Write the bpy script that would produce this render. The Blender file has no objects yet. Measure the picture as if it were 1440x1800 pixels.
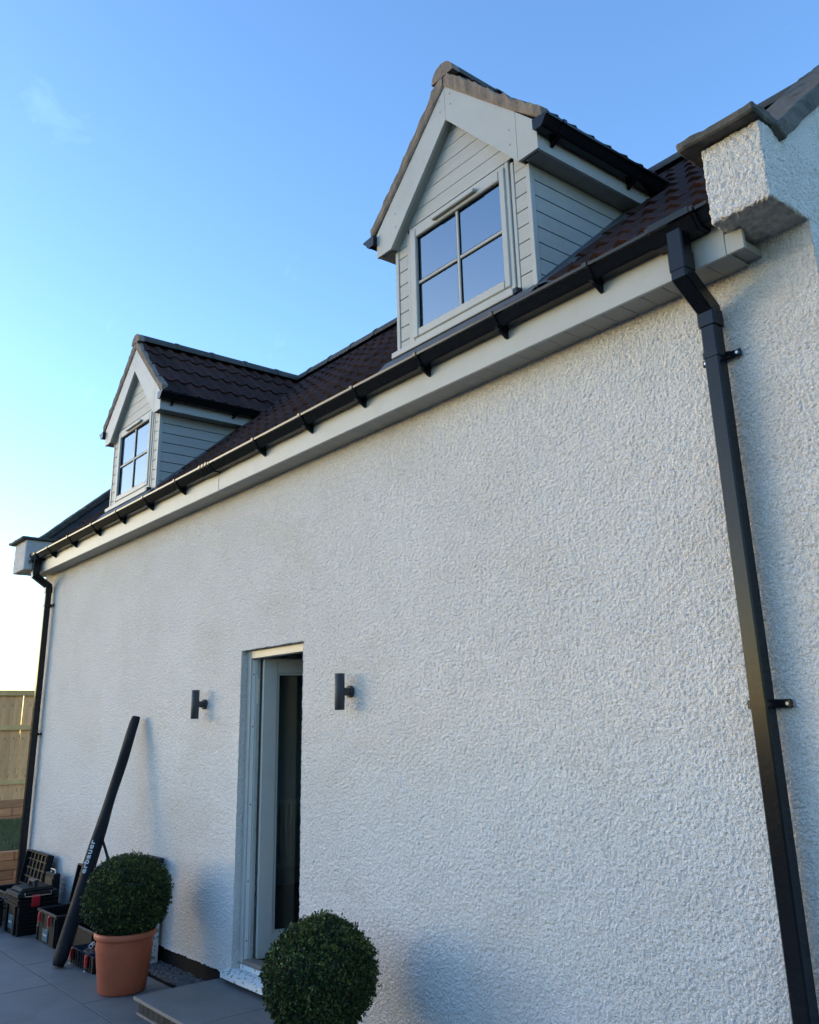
import bpy, bmesh, math, random
import numpy as np
from mathutils import Vector, Matrix
RAD = math.radians
SC = bpy.context.scene
COL = SC.collection
rng = np.random.default_rng(7)
random.seed(7)

# ------------------------------------------------------------------ camera
CAM_ROT = ((0.6230105785662191, -0.24382581316485172, -0.7432407361205946),
           (0.7818830654918318, 0.166506482983657, 0.6007782145030797),
           (-0.02273083570131651, -0.9554185281639205, 0.2943785745420474))
cd = bpy.data.cameras.new('camera')
cam = bpy.data.objects.new('camera', cd); COL.objects.link(cam)
M = Matrix.Identity(4)
for r in range(3):
    M[r][0] = CAM_ROT[r][0]; M[r][1] = -CAM_ROT[r][1]; M[r][2] = -CAM_ROT[r][2]
M[0][3], M[1][3], M[2][3] = 0.0, -3.2, 1.74
cam.matrix_world = M
cd.sensor_fit = 'VERTICAL'; cd.sensor_height = 36.0
cd.lens = 36.0 * 1537.17 / 1800.0
cd.shift_y = -100.4 / 1800.0
cd.clip_start = 0.05; cd.clip_end = 6000.0
SC.camera = cam

# ------------------------------------------------------------------ sky and sun
SUN_AZ = 36.0        # degrees from -X towards -Y (out of frame on the left)
SUN_EL = 5.0
sdir = Vector((-math.cos(RAD(SUN_AZ)) * math.cos(RAD(SUN_EL)),
               -math.sin(RAD(SUN_AZ)) * math.cos(RAD(SUN_EL)), math.sin(RAD(SUN_EL))))
W = bpy.data.worlds.new('World'); SC.world = W; W.use_nodes = True
wn = W.node_tree.nodes; wl = W.node_tree.links
bg = wn['Background']; bg.inputs[1].default_value = 0.10
sky = wn.new('ShaderNodeTexSky'); sky.sky_type = 'NISHITA'; sky.sun_disc = False
sky.sun_elevation = RAD(SUN_EL); sky.sun_rotation = math.atan2(sdir.x, sdir.y)
sky.altitude = 60; sky.air_density = 1.0; sky.dust_density = 0.7; sky.ozone_density = 2.2
# thin high cirrus
tc = wn.new('ShaderNodeTexCoord'); mp = wn.new('ShaderNodeMapping')
mp.inputs['Rotation'].default_value = (0.2, 0.5, 0.6); mp.inputs['Scale'].default_value = (1.3, 5.0, 7.0)
ns = wn.new('ShaderNodeTexNoise'); ns.inputs['Scale'].default_value = 1.7; ns.inputs['Detail'].default_value = 7
ns.inputs['Roughness'].default_value = 0.62; ns.inputs['Distortion'].default_value = 0.5
cr = wn.new('ShaderNodeValToRGB'); cr.color_ramp.elements[0].position = 0.645; cr.color_ramp.elements[1].position = 0.86
cr.color_ramp.elements[1].color = (0.5, 0.5, 0.5, 1)
mx = wn.new('ShaderNodeMix'); mx.data_type = 'RGBA'
wl.new(tc.outputs['Generated'], mp.inputs[0]); wl.new(mp.outputs[0], ns.inputs['Vector'])
wl.new(ns.outputs[0], cr.inputs[0]); wl.new(cr.outputs[0], mx.inputs[0])
br = wn.new('ShaderNodeMix'); br.data_type = 'RGBA'; br.blend_type = 'MULTIPLY'; br.inputs[0].default_value = 1
br.inputs[7].default_value = (1.9, 1.6, 1.4, 1)
hsv = wn.new('ShaderNodeHueSaturation'); hsv.inputs['Saturation'].default_value = 1.04; hsv.inputs['Hue'].default_value = 0.508
wl.new(sky.outputs[0], hsv.inputs['Color'])
wl.new(hsv.outputs[0], br.inputs[6])
wl.new(hsv.outputs[0], mx.inputs[6]); wl.new(br.outputs[2], mx.inputs[7]); wl.new(mx.outputs[2], bg.inputs[0])

sl = bpy.data.lights.new('sun', 'SUN'); sun = bpy.data.objects.new('sun', sl); COL.objects.link(sun)
sl.energy = 0.055; sl.angle = RAD(28); sl.color = (1.0, 0.90, 0.80)
sun.rotation_euler = (-sdir).to_track_quat('-Z', 'Y').to_euler()
sun.location = (-20, -8, 6)
vs = SC.view_settings; vs.view_transform = 'Standard'; vs.look = 'None'; vs.gamma = 1.0; vs.exposure = 2.9; vs.use_white_balance = True; vs.white_balance_temperature = 5720; vs.white_balance_tint = 10
vs.use_curve_mapping = False
SC.cycles.use_denoising = True; SC.cycles.denoiser = 'OPENIMAGEDENOISE'; SC.cycles.denoising_prefilter = 'ACCURATE'; SC.cycles.denoising_input_passes = 'RGB_ALBEDO_NORMAL'
SC.cycles.max_bounces = 6; SC.cycles.sample_clamp_indirect = 4.0

# ------------------------------------------------------------------ materials
def mat(name, col, rough=0.6, var=0.0, scale=8.0, col2=None, bump=0.0, bscale=60.0, metal=0.0, spec=0.5, obj_var=0.0, coat=0.0, vec='Object', stretch=None):
    m = bpy.data.materials.new(name); m.use_nodes = True
    n = m.node_tree.nodes; l = m.node_tree.links; b = n['Principled BSDF']
    b.inputs['Base Color'].default_value = (*col, 1); b.inputs['Roughness'].default_value = rough
    b.inputs['Metallic'].default_value = metal; b.inputs['Specular IOR Level'].default_value = spec
    b.inputs['Coat Weight'].default_value = coat
    t = n.new('ShaderNodeTexCoord'); src = t.outputs[vec]
    if stretch:
        mpn = n.new('ShaderNodeMapping'); mpn.inputs['Scale'].default_value = stretch
        l.new(src, mpn.inputs[0]); src = mpn.outputs[0]
    out = None
    if var or col2:
        nz = n.new('ShaderNodeTexNoise'); nz.inputs['Scale'].default_value = scale; nz.inputs['Detail'].default_value = 6
        nz.inputs['Roughness'].default_value = 0.65
        l.new(src, nz.inputs['Vector'])
        r = n.new('ShaderNodeValToRGB'); r.color_ramp.elements[0].position = 0.33; r.color_ramp.elements[1].position = 0.67
        c2 = col2 if col2 else tuple(c * (1 - var) for c in col)
        r.color_ramp.elements[0].color = (*col, 1); r.color_ramp.elements[1].color = (*c2, 1)
        l.new(nz.outputs[0], r.inputs[0]); out = r.outputs[0]
    if obj_var:
        oi = n.new('ShaderNodeObjectInfo'); mm = n.new('ShaderNodeMapRange')
        mm.inputs[3].default_value = 1 - obj_var; mm.inputs[4].default_value = 1 + obj_var
        l.new(oi.outputs['Random'], mm.inputs[0])
        hs = n.new('ShaderNodeHueSaturation'); l.new(mm.outputs[0], hs.inputs['Value'])
        if out: l.new(out, hs.inputs['Color'])
        else: hs.inputs['Color'].default_value = (*col, 1)
        out = hs.outputs[0]
    if out: l.new(out, b.inputs['Base Color'])
    if bump:
        nb = n.new('ShaderNodeTexNoise'); nb.inputs['Scale'].default_value = bscale; nb.inputs['Detail'].default_value = 5
        l.new(src, nb.inputs['Vector'])
        bp = n.new('ShaderNodeBump'); bp.inputs['Strength'].default_value = bump; bp.inputs['Distance'].default_value = 0.01
        l.new(nb.outputs[0], bp.inputs['Height']); l.new(bp.outputs[0], b.inputs['Normal'])
    return m

M_RENDER = mat('painted_roughcast', (0.79, 0.77, 0.745), 0.92, scale=1.1, col2=(0.73, 0.705, 0.67), bump=0.7, bscale=200, spec=0.2)
def add_stains(m):
    n = m.node_tree.nodes; l = m.node_tree.links; b = n['Principled BSDF']; src = b.inputs['Base Color'].links[0].from_socket
    t = n.new('ShaderNodeTexCoord'); mp_ = n.new('ShaderNodeMapping'); mp_.inputs['Scale'].default_value = (.8, .8, 1.5)
    z = n.new('ShaderNodeTexNoise'); z.inputs['Scale'].default_value = 1.0; z.inputs['Detail'].default_value = 9; z.inputs['Roughness'].default_value = .7
    r = n.new('ShaderNodeValToRGB'); r.color_ramp.elements[0].position = .5; r.color_ramp.elements[1].position = .72
    r.color_ramp.elements[0].color = (1, 1, 1, 1); r.color_ramp.elements[1].color = (.92, .885, .845, 1)
    x = n.new('ShaderNodeMix'); x.data_type = 'RGBA'; x.blend_type = 'MULTIPLY'; x.inputs[0].default_value = 1
    l.new(t.outputs['Object'], mp_.inputs[0]); l.new(mp_.outputs[0], z.inputs['Vector']); l.new(z.outputs[0], r.inputs[0])
    l.new(src, x.inputs[6]); l.new(r.outputs[0], x.inputs[7]); l.new(x.outputs[2], b.inputs['Base Color'])
add_stains(M_RENDER)
def grit(m):
    n = m.node_tree.nodes; l = m.node_tree.links; b = n['Principled BSDF']; t = n.new('ShaderNodeTexCoord')
    v = n.new('ShaderNodeTexVoronoi'); v.inputs['Scale'].default_value = 125; v.inputs['Randomness'].default_value = 1
    l.new(t.outputs['Object'], v.inputs['Vector'])
    bp = n.new('ShaderNodeBump'); bp.invert = True; bp.inputs['Strength'].default_value = .75; bp.inputs['Distance'].default_value = .006
    l.new(v.outputs['Distance'], bp.inputs['Height'])
    old = b.inputs['Normal'].links[0].from_socket
    l.new(old, bp.inputs['Normal']); l.new(bp.outputs[0], b.inputs['Normal'])
grit(M_RENDER)
def overlay(m, scale, lo, hi, c0, c1, detail=3, rough=.6, stretch=None, kind='MULTIPLY'):
    n = m.node_tree.nodes; l = m.node_tree.links; b = n['Principled BSDF']; lk = b.inputs['Base Color'].links
    t = n.new('ShaderNodeTexCoord'); v = t.outputs['Object']
    if stretch:
        q = n.new('ShaderNodeMapping'); q.inputs['Scale'].default_value = stretch; l.new(v, q.inputs[0]); v = q.outputs[0]
    z = n.new('ShaderNodeTexNoise'); z.inputs['Scale'].default_value = scale; z.inputs['Detail'].default_value = detail; z.inputs['Roughness'].default_value = rough
    r = n.new('ShaderNodeValToRGB'); r.color_ramp.elements[0].position = lo; r.color_ramp.elements[1].position = hi
    l.new(v, z.inputs['Vector']); l.new(z.outputs[0], r.inputs[0])
    x = n.new('ShaderNodeMix'); x.data_type = 'RGBA'
    if kind == 'MULTIPLY':
        x.blend_type = 'MULTIPLY'; x.inputs[0].default_value = 1
        r.color_ramp.elements[0].color = (*c0, 1); r.color_ramp.elements[1].color = (*c1, 1); l.new(r.outputs[0], x.inputs[7])
    else:
        r.color_ramp.elements[0].color = (0, 0, 0, 1); r.color_ramp.elements[1].color = (c0[0], c0[0], c0[0], 1); l.new(r.outputs[0], x.inputs[0]); x.inputs[7].default_value = (*c1, 1)
    if lk: l.new(lk[0].from_socket, x.inputs[6])
    else: x.inputs[6].default_value = b.inputs['Base Color'].default_value
    l.new(x.outputs[2], b.inputs['Base Color'])
overlay(M_RENDER, 105, .36, .58, (.76, .76, .77), (1, 1, 1), 2, .6)  # random grain speckle in the colour, standing in for relief shade the denoiser smooths
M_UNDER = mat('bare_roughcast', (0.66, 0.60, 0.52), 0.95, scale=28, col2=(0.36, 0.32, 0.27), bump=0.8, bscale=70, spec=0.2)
M_BLACK = mat('black_bitumen', (0.008, 0.008, 0.010), 0.8, var=0.4, bump=0.3, bscale=30, spec=0.15)
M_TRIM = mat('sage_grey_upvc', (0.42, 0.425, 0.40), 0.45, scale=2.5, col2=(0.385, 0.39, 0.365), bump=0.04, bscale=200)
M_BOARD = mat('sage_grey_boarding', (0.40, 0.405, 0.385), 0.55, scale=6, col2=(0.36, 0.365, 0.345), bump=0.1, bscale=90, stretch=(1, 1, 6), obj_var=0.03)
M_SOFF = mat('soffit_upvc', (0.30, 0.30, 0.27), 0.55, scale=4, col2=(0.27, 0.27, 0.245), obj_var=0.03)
M_PVC = mat('black_gutter_plastic', (0.008, 0.009, 0.012), 0.2, var=0.3, scale=5, bump=0.015, bscale=40, spec=0.28)
M_TILE = mat('brown_concrete_tile', (0.056, 0.026, 0.021), 0.85, scale=7, col2=(0.026, 0.014, 0.012), bump=0.35, bscale=140, obj_var=0.35, spec=0.2)
M_RIDGE = mat('dark_ridge_tile', (0.035, 0.033, 0.034), 0.75, scale=9, col2=(0.055, 0.055, 0.048), bump=0.4, bscale=90, obj_var=0.2)
M_MORT = mat('verge_mortar', (0.25, 0.205, 0.165), 0.95, scale=9, col2=(0.16, 0.13, 0.11), bump=0.7, bscale=60)
M_LEAD = mat('lead_flashing', (0.05, 0.056, 0.065), 0.6, scale=7, col2=(0.085, 0.09, 0.10), bump=0.3, bscale=18)
M_COPE = mat('mossy_coping_stone', (0.12, 0.11, 0.095), 0.9, scale=12, col2=(0.05, 0.05, 0.042), bump=0.6, bscale=60)
M_DARKIN = mat('interior_plaster', (0.55, 0.58, 0.60), 0.8, var=0.08)
M_FLOORIN = mat('interior_oak_floor', (0.16, 0.11, 0.07), 0.5, var=0.3, scale=5)
M_RAD = mat('white_radiator_enamel', (0.75, 0.75, 0.74), 0.3)
M_METAL = mat('bright_metal', (0.6, 0.6, 0.6), 0.3, metal=1.0)
M_LAMP = mat('anthracite_aluminium', (0.03, 0.033, 0.04), 0.6, bump=0.05, bscale=300)
M_TERRA = mat('terracotta_plastic', (0.48, 0.125, 0.055), 0.55, scale=5, col2=(0.40, 0.10, 0.045), bump=0.05, bscale=120)
M_SOIL = mat('potting_soil', (0.03, 0.022, 0.016), 0.95, bump=0.8, bscale=60)
M_BARK = mat('stem_bark', (0.09, 0.065, 0.045), 0.9, bump=0.4)
M_CASE = mat('black_case_plastic', (0.008, 0.009, 0.011), 0.55, var=0.2, scale=9, bump=0.12, bscale=160, spec=0.15)
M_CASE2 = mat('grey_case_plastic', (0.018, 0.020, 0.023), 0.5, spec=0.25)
M_RED = mat('red_latch_plastic', (0.35, 0.012, 0.02), 0.35)
M_TEAL = mat('teal_label', (0.012, 0.085, 0.13), 0.4)
M_WHITE = mat('white_print', (0.55, 0.57, 0.6), 0.5)
M_BAG = mat('black_nylon', (0.010, 0.012, 0.017), 0.7, var=0.25, scale=20, bump=0.35, bscale=30, spec=0.2)
M_WIRE = mat('steel_wire', (0.5, 0.48, 0.45), 0.3, metal=1.0)
M_TRAYBLUE = mat('navy_tray_plastic', (0.015, 0.035, 0.09), 0.45)
M_SLAB = mat('grey_porcelain', (0.165, 0.17, 0.175), 0.6, scale=3.5, col2=(0.125, 0.13, 0.137), bump=0.05, bscale=50, obj_var=0.06)
M_EDGE = mat('slab_edge_adhesive', (0.30, 0.24, 0.19), 0.85, scale=20, col2=(0.22, 0.18, 0.15))
M_RISER = mat('dark_riser_tile', (0.018, 0.02, 0.023), 0.5, scale=12, col2=(0.03, 0.03, 0.032), obj_var=0.3, spec=0.2)
M_JOINT = mat('patio_joint_bed', (0.010, 0.010, 0.011), 0.95, spec=0.1)
M_GRAV = mat('slate_gravel', (0.07, 0.075, 0.085), 0.8, scale=60, col2=(0.13, 0.13, 0.135))
M_FENCE = mat('treated_pine', (0.84, 0.46, 0.20), 0.8, scale=3, col2=(0.64, 0.33, 0.13), bump=0.3, bscale=25, stretch=(6, 6, 0.8), obj_var=0.12)
M_RAIL = mat('green_treated_rail', (0.72, 0.46, 0.18), 0.8, scale=5, col2=(0.58, 0.36, 0.13), bump=0.3, bscale=30, obj_var=0.08)
M_SLEEP = mat('new_timber_sleeper', (0.64, 0.28, 0.12), 0.8, scale=4, col2=(0.46, 0.19, 0.08), bump=0.3, bscale=30, stretch=(6, 1, 6), obj_var=0.22)
M_LAWN = mat('lawn_soil', (0.05, 0.07, 0.02), 0.95, scale=6, col2=(0.04, 0.05, 0.02))
M_BLADE = mat('grass_blade', (0.11, 0.12, 0.03), 0.7, scale=4, col2=(0.15, 0.145, 0.045))
M_GROUND = mat('rough_ground', (0.035, 0.05, 0.02), 0.95, scale=0.4, col2=(0.05, 0.05, 0.03), spec=0.1)
M_SILLP = mat('peeling_white_film', (0.62, 0.66, 0.68), 0.45)
def film_spots(m):
    n = m.node_tree.nodes; l = m.node_tree.links; b = n['Principled BSDF']
    t = n.new('ShaderNodeTexCoord'); v = n.new('ShaderNodeTexNoise'); v.inputs['Scale'].default_value = 38; v.inputs['Detail'].default_value = 1
    r = n.new('ShaderNodeValToRGB'); r.color_ramp.interpolation = 'CONSTANT'
    r.color_ramp.elements[0].color = (0.62, 0.66, 0.68, 1); r.color_ramp.elements[1].position = 0.60; r.color_ramp.elements[1].color = (0.22, 0.26, 0.20, 1)
    l.new(t.outputs['Object'], v.inputs['Vector']); l.new(v.outputs[0], r.inputs[0]); l.new(r.outputs[0], b.inputs['Base Color'])
film_spots(M_SILLP)
def glass(name, tint=(0.9, 0.95, 0.95), ior=2.6):
    m = bpy.data.materials.new(name); m.use_nodes = True
    n = m.node_tree.nodes; l = m.node_tree.links; n.remove(n['Principled BSDF'])
    g = n.new('ShaderNodeBsdfGlossy'); g.inputs['Roughness'].default_value = 0.0; g.inputs['Color'].default_value = (0.74, 0.88, 1.0, 1)
    t = n.new('ShaderNodeBsdfTransparent'); t.inputs['Color'].default_value = (*tint, 1)
    f = n.new('ShaderNodeFresnel'); f.inputs['IOR'].default_value = ior
    x = n.new('ShaderNodeMixShader'); l.new(f.outputs[0], x.inputs[0]); l.new(t.outputs[0], x.inputs[1]); l.new(g.outputs[0], x.inputs[2])
    l.new(x.outputs[0], n['Material Output'].inputs[0]); return m
M_GLASS = glass('window_glass', (0.55, 0.64, 0.70), 3.0); M_DGLASS = glass('door_glass', (0.6, 0.68, 0.7), 1.5)
def leaf_mat():
    m = bpy.data.materials.new('box_leaf'); m.use_nodes = True
    n = m.node_tree.nodes; l = m.node_tree.links; b = n['Principled BSDF']
    b.inputs['Roughness'].default_value = 0.5; b.inputs['Specular IOR Level'].default_value = 0.3
    a = n.new('ShaderNodeAttribute'); a.attribute_name = 'tint'
    r = n.new('ShaderNodeValToRGB')
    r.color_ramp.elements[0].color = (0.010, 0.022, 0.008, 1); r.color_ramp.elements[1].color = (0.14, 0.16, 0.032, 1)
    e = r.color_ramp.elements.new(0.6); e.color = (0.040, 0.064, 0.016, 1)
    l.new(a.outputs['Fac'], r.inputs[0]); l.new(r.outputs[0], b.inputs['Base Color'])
    return m
M_LEAF = leaf_mat()
M_CORE = mat('inner_twigs', (0.022, 0.020, 0.012), 0.95)

overlay(M_TILE, 55, .70, .76, (.55,), (.20, .19, .17), 2, .5, kind='MIX')
overlay(M_TILE, 6, .60, .72, (.35,), (.07, .07, .05), 5, .6, kind='MIX')
overlay(M_RIDGE, 30, .62, .70, (.5,), (.13, .13, .10), 3, .6, kind='MIX')
overlay(M_TERRA, 7, .58, .78, (.2,), (.52, .36, .28), 6, .7, kind='MIX', stretch=(1, 1, .5))
overlay(M_SLAB, 1.2, .40, .70, (1, 1, 1), (.78, .78, .77), 8, .7)
overlay(M_SLAB, 40, .66, .74, (.35,), (.05, .05, .045), 3, .6, kind='MIX')
overlay(M_TRIM, 3, .52, .80, (1, 1, 1), (.88, .87, .84), 8, .7)
overlay(M_BOARD, 4, .52, .80, (1, 1, 1), (.86, .86, .83), 8, .7)
overlay(M_PVC, 9, .55, .8, (.12,), (.05, .048, .045), 7, .7, kind='MIX')
overlay(M_FENCE, 14, .60, .70, (.6,), (.20, .10, .04), 3, .6, kind='MIX', stretch=(1, 1, .6))

# ------------------------------------------------------------------ helpers
def tag(o, label=None, cat=None, group=None, kind=None):
    if label: o['label'] = label
    if cat: o['category'] = cat
    if group: o['group'] = group
    if kind: o['kind'] = kind
    return o
def empty(name, loc, label, cat, group=None):
    o = bpy.data.objects.new(name, None); COL.objects.link(o); o.location = loc; o.empty_display_size = 0.1
    return tag(o, label, cat, group)
def parent(o, p):
    if p is None: return o
    o.parent = p
    w = Vector((0, 0, 0)); q = p
    while q is not None:
        if q.type == 'EMPTY': w += q.location
        q = q.parent
    if p.type == 'EMPTY': o.matrix_parent_inverse = Matrix.Translation(w).inverted()
    return o
def link(name, me, m, p=None, mw=None):
    o = bpy.data.objects.new(name, me); COL.objects.link(o)
    if m is not None and not me.materials: me.materials.append(m)
    if mw is not None: o.matrix_basis = mw
    return parent(o, p)
def smooth(me, on=True):
    me.polygons.foreach_set('use_smooth', [on] * len(me.polygons)); return me
class MB:
    def __init__(s): s.v = []; s.f = []
    def add(s, vs, fs):
        o = len(s.v); s.v += [tuple(map(float, v)) for v in vs]; s.f += [tuple(i + o for i in f) for f in fs]; return s
    def box(s, x0, x1, y0, y1, z0, z1, ch=0.0):
        if ch <= 0:
            return s.add([(x0, y0, z0), (x1, y0, z0), (x1, y1, z0), (x0, y1, z0), (x0, y0, z1), (x1, y0, z1), (x1, y1, z1), (x0, y1, z1)],
                         [(0, 3, 2, 1), (4, 5, 6, 7), (0, 1, 5, 4), (1, 2, 6, 5), (2, 3, 7, 6), (3, 0, 4, 7)])
        bm = bmesh.new(); bmesh.ops.create_cube(bm, size=1)
        for v in bm.verts:
            v.co = ((x0 + x1) / 2 + v.co.x * (x1 - x0), (y0 + y1) / 2 + v.co.y * (y1 - y0), (z0 + z1) / 2 + v.co.z * (z1 - z0))
        bmesh.ops.bevel(bm, geom=bm.edges[:], offset=ch, segments=1, affect='EDGES')
        bm.verts.index_update()
        s.add([v.co[:] for v in bm.verts], [[v.index for v in f.verts] for f in bm.faces]); bm.free(); return s
    def prism(s, poly, axis, a0, a1):
        n = len(poly)
        def P(q, a):
            return (a, q[0], q[1]) if axis == 0 else ((q[0], a, q[1]) if axis == 1 else (q[0], q[1], a))
        vs = [P(q, a0) for q in poly] + [P(q, a1) for q in poly]
        fs = [tuple(range(n))[::-1], tuple(range(n, 2 * n))] + [(i, (i + 1) % n, n + (i + 1) % n, n + i) for i in range(n)]
        return s.add(vs, fs)
    def cyl(s, p0, p1, r0, r1=None, n=16, caps=True):
        r1 = r0 if r1 is None else r1
        p0 = Vector(p0); p1 = Vector(p1); d = (p1 - p0).normalized()
        a = d.orthogonal().normalized(); b = d.cross(a)
        vs = []
        for p, r in ((p0, r0), (p1, r1)):
            for i in range(n):
                t = 2 * math.pi * i / n; vs.append(p + a * (r * math.cos(t)) + b * (r * math.sin(t)))
        fs = [(i, (i + 1) % n, n + (i + 1) % n, n + i) for i in range(n)]
        if caps: fs += [tuple(range(n))[::-1], tuple(range(n, 2 * n))]
        return s.add(vs, fs)
    def tube(s, pts, r, n=8):
        pts = [Vector(p) for p in pts]; vs = []; fs = []
        for k, p in enumerate(pts):
            d = (pts[min(k + 1, len(pts) - 1)] - pts[max(k - 1, 0)]).normalized()
            up = Vector((0, 0, 1)) if abs(d.z) < 0.9 else Vector((1, 0, 0))
            a = d.cross(up).normalized(); b = d.cross(a)
            rr = r[k] if isinstance(r, (list, tuple)) else r
            for i in range(n):
                t = 2 * math.pi * i / n; vs.append(p + a * (rr * math.cos(t)) + b * (rr * math.sin(t)))
        for k in range(len(pts) - 1):
            for i in range(n): fs.append((k * n + i, k * n + (i + 1) % n, (k + 1) * n + (i + 1) % n, (k + 1) * n + i))
        fs += [tuple(range(n))[::-1], tuple(range((len(pts) - 1) * n, len(pts) * n))]
        return s.add(vs, fs)
    def lathe(s, prof, cx, cy, n=40, close=False):
        k = len(prof); vs = []
        for i in range(n):
            t = 2 * math.pi * i / n
            for r, z in prof: vs.append((cx + r * math.cos(t), cy + r * math.sin(t), z))
        fs = []
        for i in range(n):
            j = (i + 1) % n
            for q in range(k - 1): fs.append((i * k + q, j * k + q, j * k + q + 1, i * k + q + 1))
        return s.add(vs, fs)
    def mesh(s, name, fix=True):
        me = bpy.data.meshes.new(name); me.from_pydata(s.v, [], s.f); me.update()
        if fix:
            bm = bmesh.new(); bm.from_mesh(me); bmesh.ops.recalc_face_normals(bm, faces=bm.faces); bm.to_mesh(me); bm.free()
        return me
    def obj(s, name, m, p=None, sm=False, mw=None):
        me = s.mesh(name)
        if sm: smooth(me)
        return link(name, me, m, p, mw)
def text_mesh(txt, size, mw, m, p, name, ext=0.0006):
    cu = bpy.data.curves.new('lettering', 'FONT'); cu.body = txt; cu.size = size; cu.extrude = ext
    cu.align_x = 'CENTER'; cu.align_y = 'CENTER'; cu.space_character = 1.08; cu.offset = 0.0012 if size > 0.05 else 0.0005; cu.resolution_u = 3
    t = bpy.data.objects.new('tmp', cu); COL.objects.link(t)
    dg = bpy.context.evaluated_depsgraph_get(); me = bpy.data.meshes.new_from_object(t.evaluated_get(dg))
    bpy.data.objects.remove(t); bpy.data.curves.remove(cu)
    me.materials.clear(); me.transform(mw)
    return link(name, me, m, p)
# smooth value noise in numpy
_tab = rng.random((8, 512, 512)) * 2 - 1
def vn(x, y, k):
    xi = np.floor(x).astype(int); yi = np.floor(y).astype(int); fx = x - xi; fy = y - yi
    fx = fx * fx * (3 - 2 * fx); fy = fy * fy * (3 - 2 * fy); T = _tab[k % 8]
    a = T[xi % 512, yi % 512]; b = T[(xi + 1) % 512, yi % 512]; c = T[xi % 512, (yi + 1) % 512]; d = T[(xi + 1) % 512, (yi + 1) % 512]
    return (a * (1 - fx) + b * fx) * (1 - fy) + (c * (1 - fx) + d * fx) * fy
def pebble(u, v, c, k):
    x = u / c; y = v / c; xi = np.floor(x).astype(int); yi = np.floor(y).astype(int); best = np.zeros_like(x)
    A, B_, C_ = _tab[k % 8], _tab[(k + 1) % 8], _tab[(k + 4) % 8]
    for i in (-1, 0, 1):
        for j in (-1, 0, 1):
            p = (xi + i) % 512; q = (yi + j) % 512
            dx = x - (xi + i + .5 + .45 * A[p, q]); dy = y - (yi + j + .5 + .45 * B_[p, q]); hgt = 0.62 + 0.38 * C_[p, q]
            best = np.maximum(best, hgt * (1 - (dx * dx + dy * dy) / 0.85))
    return best
def roughcast(u, v):
    return 0.0075 * pebble(u, v, 0.0140, 0) + 0.0034 * pebble(u, v, 0.0092, 2) + 0.0012 * vn(u / 0.06, v / 0.06, 2) + 0.004 * vn(u / 0.9, v / 0.7, 3) - 0.006
def grid_mesh(name, P, N, keep=None):
    """P: (n,m,3) points, N: displaced already"""
    n, m, _ = P.shape
    idx = np.arange(n * m).reshape(n, m)
    q = np.stack([idx[:-1, :-1], idx[1:, :-1], idx[1:, 1:], idx[:-1, 1:]], -1)
    if keep is not None: q = q[keep]
    q = q.reshape(-1, 4)
    me = bpy.data.meshes.new(name)
    me.vertices.add(n * m); me.vertices.foreach_set('co', P.reshape(-1).astype(np.float32))
    me.loops.add(q.size); me.loops.foreach_set('vertex_index', q.reshape(-1).astype(np.int32))
    me.polygons.add(len(q)); me.polygons.foreach_set('loop_start', np.arange(0, q.size, 4, dtype=np.int32))
    me.polygons.foreach_set('use_smooth', np.ones(len(q), dtype=bool))
    me.update(calc_edges=True); me.validate()
    return me

# ------------------------------------------------------------------ setting: ground, lawn, patio, gravel
WX0, WX1, WTOP, WBOT = -11.07, -1.377, 3.66, 0.145
g = MB(); g.add([(-3000, -3000, -0.06), (3000, -3000, -0.06), (3000, 3000, -0.06), (-3000, 3000, -0.06)], [(0, 1, 2, 3)])
tag(g.obj('ground', M_GROUND), kind='structure')
pat = MB().box(-12.0, 2.5, -6.45, -0.165, -0.05, -0.016).obj('patio', M_JOINT); tag(pat, kind='structure')
sl_me = None
def slab_mesh(w, d):
    return MB().box(-w / 2, w / 2, -d / 2, d / 2, -0.02, 0.0, 0.001).mesh('slab')
SLABW, SLABD, GAP = 1.349, 0.61, 0.010
full = slab_mesh(SLABW - GAP, SLABD - GAP)
for r in range(10):
    yc = -0.17 - SLABD * (r + 0.5)
    off = -6.62 if r % 2 == 0 else -7.262
    for k in range(-5, 8):
        xc = off + SLABW * (k + 0.5)
        if xc < -11.9 or xc > 2.3: continue
        link('slab', full, M_SLAB, pat, Matrix.Translation((xc, yc, 0)))
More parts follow.
